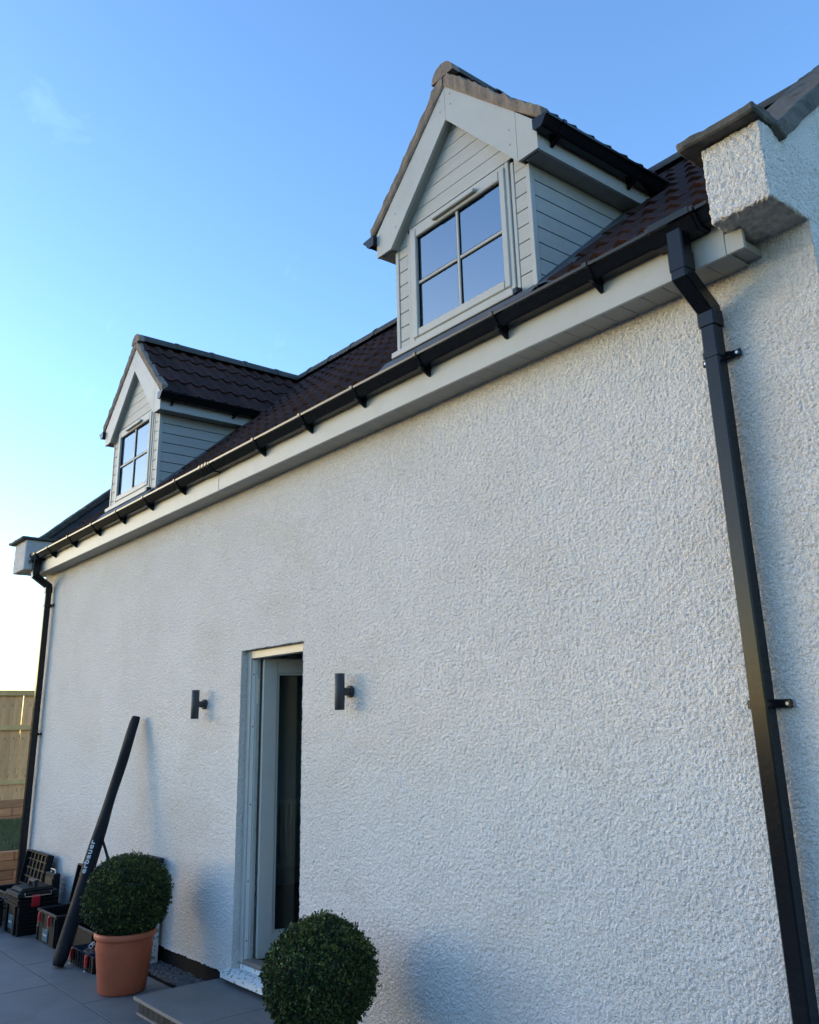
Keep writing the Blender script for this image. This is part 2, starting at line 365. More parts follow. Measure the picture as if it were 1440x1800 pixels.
# gravel strip against the wall
gb = MB().box(-11.9, -1.4, -0.165, 0.06, -0.05, 0.012); gbo = gb.obj('gravel_bed', M_JOINT); tag(gbo, kind='structure')
def gravel():
    bm = bmesh.new(); bmesh.ops.create_icosphere(bm, subdivisions=1, radius=1)
    bv = np.array([v.co[:] for v in bm.verts]); bf = np.array([[v.index for v in f.verts] for f in bm.faces]); bm.free()
    V = []; F = []; n = 0
    for i in range(5200):
        near = i < 3000
        x = rng.uniform(-7.4, -6.15) if near else rng.uniform(-11.5, -1.5)
        y = rng.uniform(-0.160, 0.015); s = rng.uniform(0.006, 0.014)
        z = 0.014 + rng.uniform(0, 0.026) * (0.4 + 0.6 * (y + 0.17) / 0.17)
        R = Matrix.Rotation(rng.uniform(0, 6.28), 3, 'Z') @ Matrix.Rotation(rng.uniform(-.6, .6), 3, 'X')
        sc = np.array([s * rng.uniform(.8, 1.5), s, s * rng.uniform(.45, .8)])
        v = (bv * (1 + rng.uniform(-.25, .25, (len(bv), 1)))) * sc @ np.array(R).T + [x, y, z]
        V.append(v); F.append(bf + n); n += len(bv)
    me = bpy.data.meshes.new('gravel'); V = np.concatenate(V); F = np.concatenate(F)
    me.vertices.add(len(V)); me.vertices.foreach_set('co', V.reshape(-1)); me.loops.add(F.size); me.loops.foreach_set('vertex_index', F.reshape(-1))
    me.polygons.add(len(F)); me.polygons.foreach_set('loop_start', np.arange(0, F.size, 3)); me.update(calc_edges=True)
    tag(link('gravel', me, M_GRAV), 'dark slate gravel strip along the foot of the white wall', 'gravel', kind='stuff')
gravel()

# raised lawn, its soil, and blades
lw = MB().box(-16.72, -12.22, -9, 14, -0.05, 0.355).obj('lawn', M_LAWN); tag(lw, kind='structure')
bed = MB().box(-19.0, -16.92, -9, 14, -0.05, 0.63).obj('soil_bed', M_LAWN); tag(bed, kind='structure')
def grass():
    n = 26000
    x = rng.uniform(-16.7, -12.25, n); y = rng.uniform(-1.5, 3.5, n); h = rng.uniform(0.02, 0.055, n); a = rng.uniform(0, 6.28, n); w = rng.uniform(.004, .008, n)
    lx = rng.normal(0, .02, n); ly = rng.normal(0, .02, n)
    V = np.zeros((n, 3, 3)); V[:, 0] = np.stack([x - np.cos(a) * w, y - np.sin(a) * w, np.full(n, .35)], 1)
    V[:, 1] = np.stack([x + np.cos(a) * w, y + np.sin(a) * w, np.full(n, .35)], 1); V[:, 2] = np.stack([x + lx, y + ly, .355 + h], 1)
    me = bpy.data.meshes.new('grass'); me.vertices.add(3 * n); me.vertices.foreach_set('co', V.reshape(-1))
    me.loops.add(3 * n); me.loops.foreach_set('vertex_index', np.arange(3 * n)); me.polygons.add(n); me.polygons.foreach_set('loop_start', np.arange(0, 3 * n, 3)); me.update(calc_edges=True)
    tag(link('grass', me, M_BLADE), 'short green grass on the raised lawn before the fence', 'grass', kind='stuff')
grass()

# ------------------------------------------------------------------ house
HB = (-6.2, 2.0, 0.0)
house = empty('house', HB, 'white roughcast cottage with brown tiled roof and two gabled dormers', 'house')
TP = math.tan(RAD(42)); CP = math.cos(RAD(42)); SP = math.sin(RAD(42))
EY, EZ = -0.18, 3.745                # a point on the tile-bed plane of the main roof
RY = 2.05; RZ = EZ + TP * (RY - EY)
def rz(y): return EZ + TP * (y - EY)
DX0, DX1, DZ0, DZ1 = -6.012, -5.148, 0.178, 2.295

def front_wall():
    # columns finer near the camera
    xs = [WX1]; 
    while xs[-1] > WX0:
        xs.append(xs[-1] - 0.00118 * math.hypot(xs[-1], 3.2))
    xs = np.array(xs); xs = (xs - xs[0]) * ((WX0 - WX1) / (xs[-1] - xs[0])) + WX1; xs = xs[::-1].copy()
    zs = np.linspace(WBOT, WTOP, 850)
    for e in (DX0, DX1): xs[np.argmin(abs(xs - e))] = e
    for e in (DZ0, DZ1): zs[np.argmin(abs(zs - e))] = e
    X, Z = np.meshgrid(xs, zs, indexing='ij')
    h = roughcast(X, Z)
    P = np.stack([X, -h - 0.002, Z], -1)
    # ragged arrises: jitter the opening's rim in its plane
    jit = 0.004 * vn(X / 0.02, Z / 0.02, 4)
    rim = (np.isclose(X, DX0) | np.isclose(X, DX1)) & (Z <= DZ1 + 1e-6) & (Z >= DZ0 - 1e-6)
    P[..., 0] += np.where(rim, jit, 0)
    rimz = np.isclose(Z, DZ1) & (X >= DX0 - 1e-6) & (X <= DX1 + 1e-6); P[..., 2] += np.where(rimz, jit, 0)
    bot = np.isclose(Z, WBOT); P[..., 2] += np.where(bot, jit * 1.5, 0); P[..., 1] -= np.where(Z < WBOT + 0.03, 0.006 * (1 - (Z - WBOT) / 0.03), 0)
    mx_ = (xs[:-1] + xs[1:]) / 2; mz_ = (zs[:-1] + zs[1:]) / 2
    keep = ~(((mx_[:, None] > DX0) & (mx_[:, None] < DX1)) & ((mz_[None] > DZ0) & (mz_[None] < DZ1)))
    o = link('front_wall', grid_mesh('front_wall', P, None, keep), M_RENDER, house)
    # backing masonry just behind the coat
    b = MB()
    b.box(WX0 + .004, DX0 - .012, .012, .24, -.05, WTOP); b.box(DX1 + .012, WX1 - .002, .006, .26, -.05, WTOP); b.box(DX0 - .012, DX1 + .012, .012, .24, DZ1 + .012, WTOP)
    b.box(DX0 - .012, DX1 + .012, .03, .24, -.05, DZ0 - .03)
    b.obj('masonry', M_RENDER, house)
    # reveals (left, right, head) with the same rough coat
    def strip(pts_uv, f):
        U, V = np.meshgrid(*pts_uv, indexing='ij'); return f(U, V)
    ys = np.linspace(-0.001, 0.14, 20); zz = np.linspace(DZ0, DZ1, 260); xx = np.linspace(DX0, DX1, 110)
    Y, Zg = np.meshgrid(ys, zz, indexing='ij'); hh = roughcast(Y + 3, Zg)
    fade = np.clip(Y / 0.02, 0, 1)
    PL = np.stack([DX0 + hh * fade + (1 - fade) * 0.004 * vn(np.full_like(Y, DX0) / 0.02, Zg / 0.02, 4), Y, Zg], -1)
    PR = np.stack([DX1 - hh * fade + (1 - fade) * 0.004 * vn(np.full_like(Y, DX1) / 0.02, Zg / 0.02, 4), Y, Zg], -1)
    Y2, Xg = np.meshgrid(ys, xx, indexing='ij'); h2 = roughcast(Xg, Y2 + 7); f2 = np.clip(Y2 / 0.02, 0, 1)
    PH = np.stack([Xg, Y2, DZ1 - h2 * f2 * 1.3 + (1 - f2) * 0.004 * vn(Xg / 0.02, np.full_like(Xg, DZ1) / 0.02, 4)], -1)
    for P_, mm in ((PL, M_RENDER), (PR, M_RENDER), (PH, M_RENDER)):
        link('reveal', grid_mesh('reveal', P_, None), mm, house)
front_wall()
MB().box(WX0, WX1, 0.006, 0.03, -0.05, WBOT - 0.004).obj('plinth', M_BLACK, house)
# gable walls and back wall (backing shapes)
def gable(x0, x1):
    y0, y1 = 0.245, 2 * RY + 0.05
    ym = RY
    poly = [(y0, -.05), (y1, -.05), (y1, rz(-.18) - .02), (ym, RZ + .06), (y0, rz(y0) + .05)]
    return MB().prism(poly, 0, x0, x1)
gable(WX1 - 0.27, WX1).obj('gable_wall', M_RENDER, house)
gable(WX0, WX0 + 0.27).obj('gable_wall', M_RENDER, house)
yb0, yb1 = 2 * RY - .2, 2 * RY + .05
MB().box(WX0 + .27, -8.3, yb0, yb1, -.05, 3.7).box(-6.3, WX1 - .27, yb0, yb1, -.05, 3.7).box(-8.3, -6.3, yb0, yb1, -.05, .9).box(-8.3, -6.3, yb0, yb1, 2.3, 3.7).obj('back_wall', M_RENDER, house)
bw = MB().box(-8.3, -8.24, yb0 + .1, yb0 + .16, .9, 2.3).box(-6.36, -6.3, yb0 + .1, yb0 + .16, .9, 2.3).box(-8.24, -6.36, yb0 + .1, yb0 + .16, .9, .96).box(-8.24, -6.36, yb0 + .1, yb0 + .16, 2.24, 2.3).box(-7.33, -7.27, yb0 + .1, yb0 + .16, .96, 2.24).obj('added_back_window', M_TRIM, house)  # unseen window, added to let sky light into the room
MB().box(-8.24, -6.36, yb0 + .128, yb0 + .132, .96, 2.24).obj('pane', M_DGLASS, bw)
# parapet on the right gable, above the roof, flush with the gable face, rough coat on the outer side
def rough_face(f, nu, nv, name, m, p):
    u = np.linspace(0, 1, nu); v = np.linspace(0, 1, nv); U, V = np.meshgrid(u, v, indexing='ij'); return link(name, grid_mesh(name, f(U, V), None), m, p)
def gface(U, V):
    y = 0.002 + U * 1.6; z = 2.40 + V * (rz(y) + 0.17 - 2.40)
    t_ = np.clip((y - .03) / .22, 0, 1); sink = np.where(z > 3.6, -.016 * (1 - t_), 0); f_ = np.where(z > 3.6, 1, np.clip(y / .02, 0, 1))
    return np.stack([WX1 - 0.001 + roughcast(y, z) * f_ + sink, y, z], -1)
rough_face(gface, 230, 300, 'gable_coat', M_RENDER, house)
MB().prism([(-0.10, rz(-.10) - .1), (1.6, rz(1.6) - .1), (RY, RZ - .1), (RY, RZ + .17), (-0.10, rz(-.1) + .17)], 0, WX1 - .26, WX1 - .004).obj('parapet', M_RENDER, house)
MB().prism([(-0.10, rz(-.10) - .1), (RY, RZ - .1), (RY, RZ + .15), (-0.10, rz(-.1) + .15)], 0, -11.25, -10.93).obj('parapet', M_RENDER, house)

# kneeler blocks: rough box with separate faces meeting on shared rounded edges
def kneeler(x0, x1, y0, y1, z0, z1, name='kneeler'):
    bm = bmesh.new(); bmesh.ops.create_cube(bm, size=1)
    for v in bm.verts:
        v.co = ((x0 + x1) / 2 + v.co.x * (x1 - x0), (y0 + y1) / 2 + v.co.y * (y1 - y0), (z0 + z1) / 2 + v.co.z * (z1 - z0))
    bmesh.ops.subdivide_edges(bm, edges=bm.edges[:], cuts=64, use_grid_fill=True)
    bm.normal_update()
    co = np.array([v.co[:] for v in bm.verts]); no = np.array([v.normal[:] for v in bm.verts])
    c = np.array([(x0 + x1) / 2, (y0 + y1) / 2, (z0 + z1) / 2]); hs = np.array([(x1 - x0), (y1 - y0), (z1 - z0)]) / 2
    # round the corners
    rel = (co - c); r = 0.014; inner = np.clip(rel, -(hs - r), hs - r); d = rel - inner; L = np.linalg.norm(d, axis=1, keepdims=True)
    co = c + inner + np.where(L > 0, d / np.maximum(L, 1e-9) * np.minimum(L, r), 0)
    u = co[:, 0] + co[:, 1] * 0.83; v = co[:, 2] + co[:, 1] * 0.55
    co = co + no * roughcast(u, v)[:, None] * 1.15
    for vert, q in zip(bm.verts, co): vert.co = q
    me = bpy.data.meshes.new(name); bm.to_mesh(me); bm.free(); smooth(me)
    o = link(name, me, M_RENDER, house)
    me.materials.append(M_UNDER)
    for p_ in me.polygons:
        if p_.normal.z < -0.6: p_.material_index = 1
    return o
def rough_stone(x0, x1, y0, y1, z0, z1, name, m, p, mw=None, amp=0.006, cuts=10):
    bm = bmesh.new(); bmesh.ops.create_cube(bm, size=1)
    for v in bm.verts:
        v.co = ((x0 + x1) / 2 + v.co.x * (x1 - x0), (y0 + y1) / 2 + v.co.y * (y1 - y0), (z0 + z1) / 2 + v.co.z * (z1 - z0))
    bmesh.ops.bevel(bm, geom=bm.edges[:], offset=min(0.008, (z1 - z0) * .25), segments=1, affect='EDGES')
    long = [e for e in bm.edges if e.calc_length() > 0.12]
    bmesh.ops.subdivide_edges(bm, edges=long, cuts=cuts, use_grid_fill=True)
    co = np.array([v.co[:] for v in bm.verts]); off = rng.uniform(0, 50)
    co[:, 2] += amp * vn(co[:, 0] / .05 + off, co[:, 1] / .05, 0); co[:, 1] += amp * vn(co[:, 0] / .04 + off, co[:, 2] / .04, 1); co[:, 0] += amp * vn(co[:, 1] / .04 + off, co[:, 2] / .04, 2)
    for vert, q in zip(bm.verts, co): vert.co = q
    me = bpy.data.meshes.new(name); bm.to_mesh(me); bm.free()
    return link(name, me, m, p, mw)
kr = kneeler(-1.642, WX1 + .001, -0.285, 0.30, 3.635, 3.99)
rough_stone(-1.715, -1.362, -0.345, -0.115, 3.992, 4.036, 'cap_stone', M_COPE, kr)
kl = kneeler(-11.25, -10.80, -0.35, 0.05, 3.585, 3.94)
rough_stone(-11.32, -10.77, -0.41, 0.0, 3.942, 3.975, 'cap_stone', M_COPE, kl)
# raking coping stones: local x along slope
def rake_stones(xa, xb, y0, base, th, n, nm):
    L = (RY - y0) / CP / n
    for k in range(n):
        o = rough_stone(xa, xb, 0.006, L - 0.006, 0, th, nm, M_COPE, house)
        o.matrix_basis = Matrix.Translation((0, y0 + k * L * CP, rz(y0 + k * L * CP) + base)) @ Matrix.Rotation(RAD(42), 4, 'X')
rake_stones(WX1 - .31, WX1 + .028, -0.15, 0.160, 0.075, 4, 'coping_stone')
rake_stones(-11.30, -10.88, -0.20, 0.15, 0.07, 4, 'coping_stone')
# lead flashing beside the left parapet
MB().prism([(-0.22, rz(-.22) - .03), (RY, RZ - .03), (RY, RZ + .15), (-0.22, rz(-.22) + .15)], 0, -10.926, -10.915).obj('flashing', M_LEAD, house)
MB().prism([(-0.30, rz(-.30) + .035), (RY, RZ + .035), (RY, RZ + .055), (-0.30, rz(-.30) + .055)], 0, -10.914, -10.74).obj('flashing', M_LEAD, house)

# fascia, soffit
FY = -0.172
for x0, x1 in ((-10.80, -6.169), (-6.165, -1.652)):
    MB().box(x0, x1, FY, FY + 0.018, 3.544, 3.775, 0.003).obj('fascia_board', M_TRIM, house)
x = -10.80; nb = 0
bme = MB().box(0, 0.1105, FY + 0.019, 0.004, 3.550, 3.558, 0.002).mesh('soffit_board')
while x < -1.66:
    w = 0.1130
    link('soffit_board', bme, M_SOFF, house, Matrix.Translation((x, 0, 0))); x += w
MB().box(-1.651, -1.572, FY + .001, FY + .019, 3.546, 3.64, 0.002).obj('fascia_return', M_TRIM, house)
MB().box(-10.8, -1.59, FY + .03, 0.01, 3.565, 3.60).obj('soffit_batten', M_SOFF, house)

# gutter on the eaves
GPROF = [(0.000, 0.070), (0.000, 0.010), (0.010, 0.000), (0.056, 0.000), (0.068, 0.008), (0.096, 0.050), (0.110, 0.052), (0.112, 0.066), (0.104, 0.068), (0.100, 0.058), (0.090, 0.053), (0.064, 0.013), (0.054, 0.006), (0.012, 0.006), (0.006, 0.012), (0.006, 0.070)]
def gutter(x0, x1, yb, zb, name='gutter', p=None):
    return MB().prism([(yb - a, zb + b) for a, b in GPROF], 0, x0, x1).obj(name, M_PVC, p)
GZ = 3.688; GYB = FY - 0.004
gut = gutter(-10.745, -1.652, GYB, GZ, 'gutter', house)
OUT = [(-0.004, .074), (-0.004, -.005), (.008, -.006), (.060, -.006), (.074, .005), (.101, .046), (.115, .050), (.118, .070), (.106, .074), (.1045, .069), (.1125, .066), (.110, .052), (.096, .050), (.068, .008), (.056, 0), (.010, 0), (0, .010), (0, .07)]
def bracket(x, w, name):
    return MB().prism([(GYB - a, GZ + b) for a, b in OUT], 0, x - w / 2, x + w / 2).add(
        [], []).prism([(GYB + .002, GZ - .004), (GYB - .085, GZ - .007), (GYB - .06, GZ - .014), (GYB - .012, GZ - .045), (GYB + .002, GZ - .05)], 0, x - w * .32, x + w * .32).obj(name, M_PVC, gut)
for bx in (-2.285, -2.91, -3.539, -4.167, -4.78, -5.42, -6.769, -7.446, -8.104, -8.765, -9.475, -10.172): bracket(bx, 0.026, 'gutter_bracket')
for dx in (-.055, 0, .055): MB().prism([(GYB - a * 1.01, GZ + b) for a, b in OUT], 0, -6.227 + dx - .012, -6.227 + dx + .012).obj('gutter_joint', M_PVC, gut)
MB().prism([(GYB - a * .97, GZ + b * .97) for a, b in OUT[1:8]], 0, -6.32, -6.13).obj('gutter_union', M_PVC, gut)
for ex in (-10.749, -1.650):
    MB().prism([(GYB + .001, GZ + .072)] + [(GYB - a * 1.015, GZ + b * 1.015 - .001) for a, b in GPROF[1:8]], 0, ex - .005, ex + .005).obj('stop_end', M_PVC, gut)
PW = 0.034
def rect_tube(p, pts, w=PW, name='downpipe', m=None, d=None):
    """square pipe swept in the y-z plane at constant x: pts (y,z)"""
    d = w if d is None else d
    b = MB(); n = len(pts); X = p; vs = []
    for k, (y, z) in enumerate(pts):
        a = Vector(pts[max(k - 1, 0)]); c = Vector(pts[min(k + 1, n - 1)]); t0 = (Vector(pts[k]) - a); t1 = (c - Vector(pts[k]))
        if t0.length == 0: t0 = t1
        if t1.length == 0: t1 = t0
        t0.normalize(); t1.normalize(); t = (t0 + t1).normalized(); nrm = Vector((t.y, -t.x)); s = 1 / max(0.5, t.dot(t0))
        e = 0.006
        for sx, sn in ((-w, -d + e), (-w + e, -d), (w - e, -d), (w, -d + e), (w, d - e), (w - e, d), (-w + e, d), (-w, d - e)):
            q = Vector((y, z)) + nrm * (sn * s); vs.append((X + sx, q.x, q.y))
    fs = []
    for k in range(n - 1):
        for i in range(8): fs.append((k * 8 + i, k * 8 + (i + 1) % 8, (k + 1) * 8 + (i + 1) % 8, (k + 1) * 8 + i))
    fs += [tuple(range(8)), tuple(range((n - 1) * 8, n * 8))]
    b.add(vs, fs); return b
def downpipe(X, clips, z_low):
    yo, yw = -0.232, -0.068
    dp = rect_tube(X, [(yw, 3.33), (yw, z_low)]).obj('downpipe', M_PVC, house)
    rect_tube(X, [(yo, 3.72), (yo, 3.60)], PW + .003).obj('pipe_outlet', M_PVC, dp)
    rect_tube(X, [(yo, 3.61), (yo, 3.525)], PW + .006).obj('pipe_socket', M_PVC, dp)
    rect_tube(X, [(yo, 3.55), (yo, 3.505), (yw - .004, 3.395), (yw, 3.33)], PW + .003).obj('pipe_bend', M_PVC, dp)
    rect_tube(X, [(yw, 3.385), (yw, 3.315)], PW + .006).obj('pipe_socket', M_PVC, dp)
    # gutter running outlet body
    MB().prism([(GYB + .006, GZ + .076), (GYB + .004, GZ - .012), (GYB - .066, GZ - .014), (GYB - .079, GZ - .002), (GYB - .108, GZ + .044), (GYB - .122, GZ + .047), (GYB - .125, GZ + .076), (GYB - .114, GZ + .078), (GYB - .112, GZ + .065), (GYB - .09, GZ + .045), (GYB - .06, GZ - .002), (GYB - .006, GZ - .002), (GYB - .006, GZ + .076)], 0, X - .10, X + .10).obj('outlet_body', M_PVC, dp)
    for e in (-.10, .10): MB().prism([(GYB - a * 1.05 + .002, GZ + b * 1.07 - .004) for a, b in OUT], 0, X + e - .018, X + e + .018).obj('outlet_clip', M_PVC, dp)
    for z in clips:
        c = rect_tube(X, [(yw, z + .013), (yw, z - .013)], PW + .004).box(X - .09, X + .09, -.026, -.012, z - .016, z + .016, .004)
        c.box(X - .05, X + .05, -.04, -.02, z - .012, z + .012)
        co = c.obj('pipe_clip', M_PVC, dp)
        for s in (-1, 1): MB().cyl((X + s * .074, -.024, z), (X + s * .074, -.0295, z), .0065, n=10).obj('screw', M_METAL, dp)
downpipe(-1.823, (3.186, 1.782), 0.03)
downpipe(-10.715, (3.17, 1.732), 0.03)

# ------------------------------------------------------------------ roof
TW, TL, GAUGE = 0.30, 0.41, 0.335
def tile_mesh(name='roof_tile'):
    """local: x across, y up the slope, z out of the roof"""
    n = 12; V = []; F = []
    def h(t):
        p = (t * 2) % 1.0
        s = math.sin(math.pi * min(1, p / 0.62)) if p < 0.62 else 0
        return 0.026 * s ** 1.2
    xs = [i / n for i in range(n + 1)]
    for y, zo in ((0, 0.030), (TL, 0.006)):
        for t in xs: V.append((-TW / 2 + t * (TW + 0.004), y, zo + h(t)))
    for t in xs: V.append((-TW / 2 + t * (TW + 0.004), 0.003, 0.010 + h(t)))
    m = n + 1
    for i in range(n):
        F.append((i, i + 1, m + i + 1, m + i)); F.append((2 * m + i, 2 * m + i + 1, i + 1, i))
    F.append((0, m, 2 * m)); F.append((n, 2 * m + n, m + n))
    b = MB(); b.add(V, F); return b.mesh(name, fix=False)
TILE = tile_mesh()
ROOF_N = [0]
main_roof = MB().prism([(-0.145, rz(-.145) - .06), (-0.145, rz(-.145) - .004), (RY, RZ - .004), (2 * RY + .2, rz(-.2) - .004), (2 * RY + .2, rz(-.2) - .06), (RY, RZ - .06)], 0, -10.93, -1.64).obj('roof', M_TILE, house)
def lay(parent_o, origin, xdir, ydir, ncol, nrow, x_off=0.0, skip=None, name='roof_tile', jit=0.004):
    zdir = xdir.cross(ydir)
    for r in range(nrow):
        for c in range(ncol):
            pos = origin + xdir * (x_off + (c + 0.5) * TW + rng.normal(0, jit * .3)) + ydir * (r * GAUGE + rng.normal(0, jit)) + zdir * rng.normal(0, .0015)
            if skip and skip(r, c, pos): continue
            m = Matrix((( xdir.x, ydir.x, zdir.x, pos.x), (xdir.y, ydir.y, zdir.y, pos.y), (xdir.z, ydir.z, zdir.z, pos.z), (0, 0, 0, 1)))
            m = m @ Matrix.Rotation(rng.normal(0, .006), 4, 'Z') @ Matrix.Rotation(rng.normal(0, .006), 4, 'X')
            link(name, TILE, M_TILE, parent_o, m)
DC = (-3.492, -8.595); DHALF = 0.622
def in_dormer(r, c, pos):
    for xc in DC:
        top = pos.y + GAUGE * CP
        if abs(pos.x - xc) < DHALF - 0.16 and pos.y > -0.12 and pos.y < 0.75: return True
        if abs(pos.x - xc) < DHALF - 0.16 and top > 0.10 and pos.y <= -0.12 and False: return True
    return False
X_ = Vector((1, 0, 0)); YS = Vector((0, CP, SP))
lay(main_roof, Vector((-10.90, -0.205, rz(-.205))), X_, YS, 31, 9, 0.0, in_dormer)
# back slope seen by nobody from the garden side: plain sheet is part of the roof body above
def ridge_run(p, p0, p1, n, r=0.105, name='ridge_tile'):
    p0 = Vector(p0); p1 = Vector(p1); L = (p1 - p0).length / n; d = (p1 - p0).normalized(); side = d.cross(Vector((0, 0, 1))).normalized(); up = side.cross(d)
    b = MB(); K = 10; rings = [(-0.004, r), (L * .93, r * .97), (L * .93, r * 1.05), (L * 1.02, r * 1.05)]
    V = []; F = []
    for (t, rr) in rings:
        for i in range(K + 1):
            a = math.pi * i / K; V.append((math.cos(a) * rr, t, math.sin(a) * rr))
    for k in range(3):
        for i in range(K): F.append((k * (K + 1) + i, k * (K + 1) + i + 1, (k + 1) * (K + 1) + i + 1, (k + 1) * (K + 1) + i))
    F.append(tuple(range(K + 1)))
    me = b.add(V, F).mesh(name); 
    for k in range(n):
        q = p0 + d * (L * k)
        m = Matrix(((side.x, d.x, up.x, q.x), (side.y, d.y, up.y, q.y), (side.z, d.z, up.z, q.z), (0, 0, 0, 1)))
        link(name, me, M_RIDGE, p, m)
ridge_run(main_roof, (-10.9, RY, RZ + .0), (-1.66, RY, RZ + .0), 21, .11)

# ------------------------------------------------------------------ dormers
DY = 0.05; DB = -0.016; DBASE = 4.003; DSOF = 4.78; DT = 0.97; DAP = 5.685; TT = 1.045
def board(poly, axis, a0, a1, p, m=M_BOARD, name='cladding_board'):
    return MB().prism(poly, axis, a0, a1).obj(name, m, p)
def yroof(z): return EY + (z - EZ) / TP
def dormer(xc):
    H = DHALF
    # carcass: front sheathing with a window opening and two cheeks (dark joints show between the boards)
    b = MB()
    wz0, wz1, wu = 4.045, 4.885, 0.467
    b.box(xc - H + .012, xc - wu, DY + .012, DY + .07, DBASE + .02, DSOF + .02); b.box(xc + wu, xc + H - .012, DY + .012, DY + .07, DBASE + .02, DSOF + .02)
    b.prism([(xc - H + .012, wz1), (xc + H - .012, wz1), (xc + H - .05, DSOF + .30), (xc, DAP - .03), (xc - H + .05, DSOF + .30)], 1, DY + .012, DY + .07)
    b.box(xc - H + .012, xc + H - .012, DY + .012, DY + .07, 3.9, wz0)
    for s in (-1, 1):
        xo = xc + s * (H - .012); xi = xc + s * (H - .06)
        b.prism([(DY + .07, 4.0), (yroof(DSOF + .05), DSOF + .05), (DY + .07, DSOF + .05)], 0, min(xo, xi), max(xo, xi))
    d = b.obj('dormer', M_BLACK, house)
    d['label'] = ('nearer sage grey boarded dormer with closed four pane window' if xc > -6 else 'farther sage grey boarded dormer with bright reflecting four pane window')
    # near-black sheets behind the window, the room's shade put into their colour
    i = MB(); i.box(xc - .55, xc + .55, 1.02, 1.05, 4.0, 5.2); i.box(xc - .55, xc + .55, .15, 1.05, 4.02, 4.04); i.obj('room_shade_lining', M_CASE2, d)
    # curtains/reveal just inside
    # corner trims
    for s in (-1, 1):
        x0 = xc + s * H; x1 = xc + s * (H - .034)
        MB().box(min(x0, x1), max(x0, x1), DY - .006, DY + .03, DBASE + .0, DSOF + .004, .003).obj('corner_trim', M_TRIM, d)
        x2 = xc + s * (wu + .003); x3 = xc + s * (wu + .030)
        MB().box(min(x2, x3), max(x2, x3), DY - .004, DY + .03, wz0, DSOF + .08, .003).obj('window_trim', M_TRIM, d)
        # short boards between trims
        for k in range(8):
            z0 = DBASE + .01 + k * .1; z1 = min(z0 + .0955, DSOF)
            xa = xc + s * (wu + .031); xb = xc + s * (H - .035)
            bo = MB().box(min(xa, xb), max(xa, xb), DY, DY + .0115, z0, z1, .0025).obj('cladding_board', M_BOARD, d)
        for k in range(8, 10):
            z0 = DBASE + .01 + k * .1 if k > 8 else DSOF + .001; z1 = DBASE + .01 + (k + 1) * .1 - .0045
            xo_ = min(H - .035, (5.44 - z0) / 1.094 + .01)
            if xo_ > wu + .04: MB().box(xc + s * (wu + .031) if s > 0 else xc - xo_, xc + xo_ if s > 0 else xc - wu - .031, DY, DY + .0115, z0, z1, .0025).obj('cladding_board', M_BOARD, d)
        # cheek boards
        for k in range(9):
            z0 = DBASE - .02 + k * .1; z1 = min(z0 + .0955, DSOF + .003)
            y0a, y1a = DY + .031, yroof(z0) + .12; y1b = yroof(z1) + .12
            if z1 - z0 < .02: continue
            xa = xc + s * (H - .0115); xb = xc + s * (H - .002)
            c = .003
            board([(y0a, z0 + c), (max(y1a, y0a + .02), z0 + c), (max(y1b, y0a + .02), z1), (y0a, z1)], 0, min(xa, xb), max(xa, xb), d)
        # flashing along cheek foot
        xa = xc + s * (H + .001); xb = xc + s * (H + .010)
        fl = MB().prism([(DY - .02, rz(DY - .02) - .02), (yroof(DSOF), DSOF - .02), (yroof(DSOF) - .05, DSOF + .02), (DY + .01, rz(DY) + .085), (DY - .02, rz(DY) + .05)], 0, min(xa, xb), max(xa, xb))
        fl.obj('flashing', M_LEAD, d)
        # dressed lead lying on the tiles, following their rolls
        V = []; F = []; nl = 26
        for q in range(nl + 1):
            yy = DY - .06 + q * (yroof(DSOF) + .12 - DY) / nl
            for j, (du, up) in enumerate(((.008, .070), (.05, .062), (.10, .058), (.135, .046))):
                wv = .006 * math.sin(q * 1.9 + j) * (j > 0)
                V.append((xc + s * (H + du), yy, rz(yy) + up + wv))
        for q in range(nl):
            for j in range(3): F.append((q * 4 + j, q * 4 + j + 1, (q + 1) * 4 + j + 1, (q + 1) * 4 + j))
        lf = MB().add(V, F).mesh('flashing'); smooth(lf); link('flashing', lf, M_LEAD, d)
        # box eaves: soffit, fascia, gutter
        e0, e1 = xc + s * (H - .004), xc + s * .725
        for q in range(9):
            ya = DY - .03 + q * .1; MB().box(min(e0, e1), max(e0, e1), ya, ya + .0985, DSOF + .003, DSOF + .012, .001).obj('soffit_board', M_SOFF, d)
        f0, f1 = xc + s * .727, xc + s * .745
        MB().prism([(DB + .0205, DSOF), (yroof(DSOF) + .1, DSOF), (yroof(DSOF + .16) + .1, DSOF + .16), (DB + .0205, DSOF + .16)], 0, min(f0, f1), max(f0, f1)).obj('fascia_board', M_TRIM, d)
        gx = xc + s * .748; gz = 4.872
        MB().prism([(gx + s * a, gz + bb) for a, bb in GPROF], 1, DB - .02, yroof(gz) + .1).obj('gutter', M_PVC, d)
        MB().prism([(gx - s * .001, gz + .074)] + [(gx + s * a * 1.03, gz + bb * 1.03 - .002) for a, bb in GPROF[1:8]], 1, DB - .032, DB - .014).obj('stop_end', M_PVC, d)
        for yb in (0.10, 0.78):
            MB().prism([(gx + s * a, gz + bb) for a, bb in OUT], 1, yb - .013, yb + .013).prism([(gx, gz - .004), (gx + s * .08, gz - .007), (gx + s * .015, gz - .04), (gx, gz - .045)], 1, yb - .009, yb + .009).obj('gutter_bracket', M_PVC, d)
        # bargeboard and box end
        pts = [(0, DAP), (.509, DAP - .493), (.592, DAP - .57), (.592, DSOF - .002), (0, 5.43)]
        bb_ = MB().prism([(xc + s * u + s * .0012, z) for u, z in pts], 1, DB, DB + .020).obj('bargeboard', M_TRIM, d)
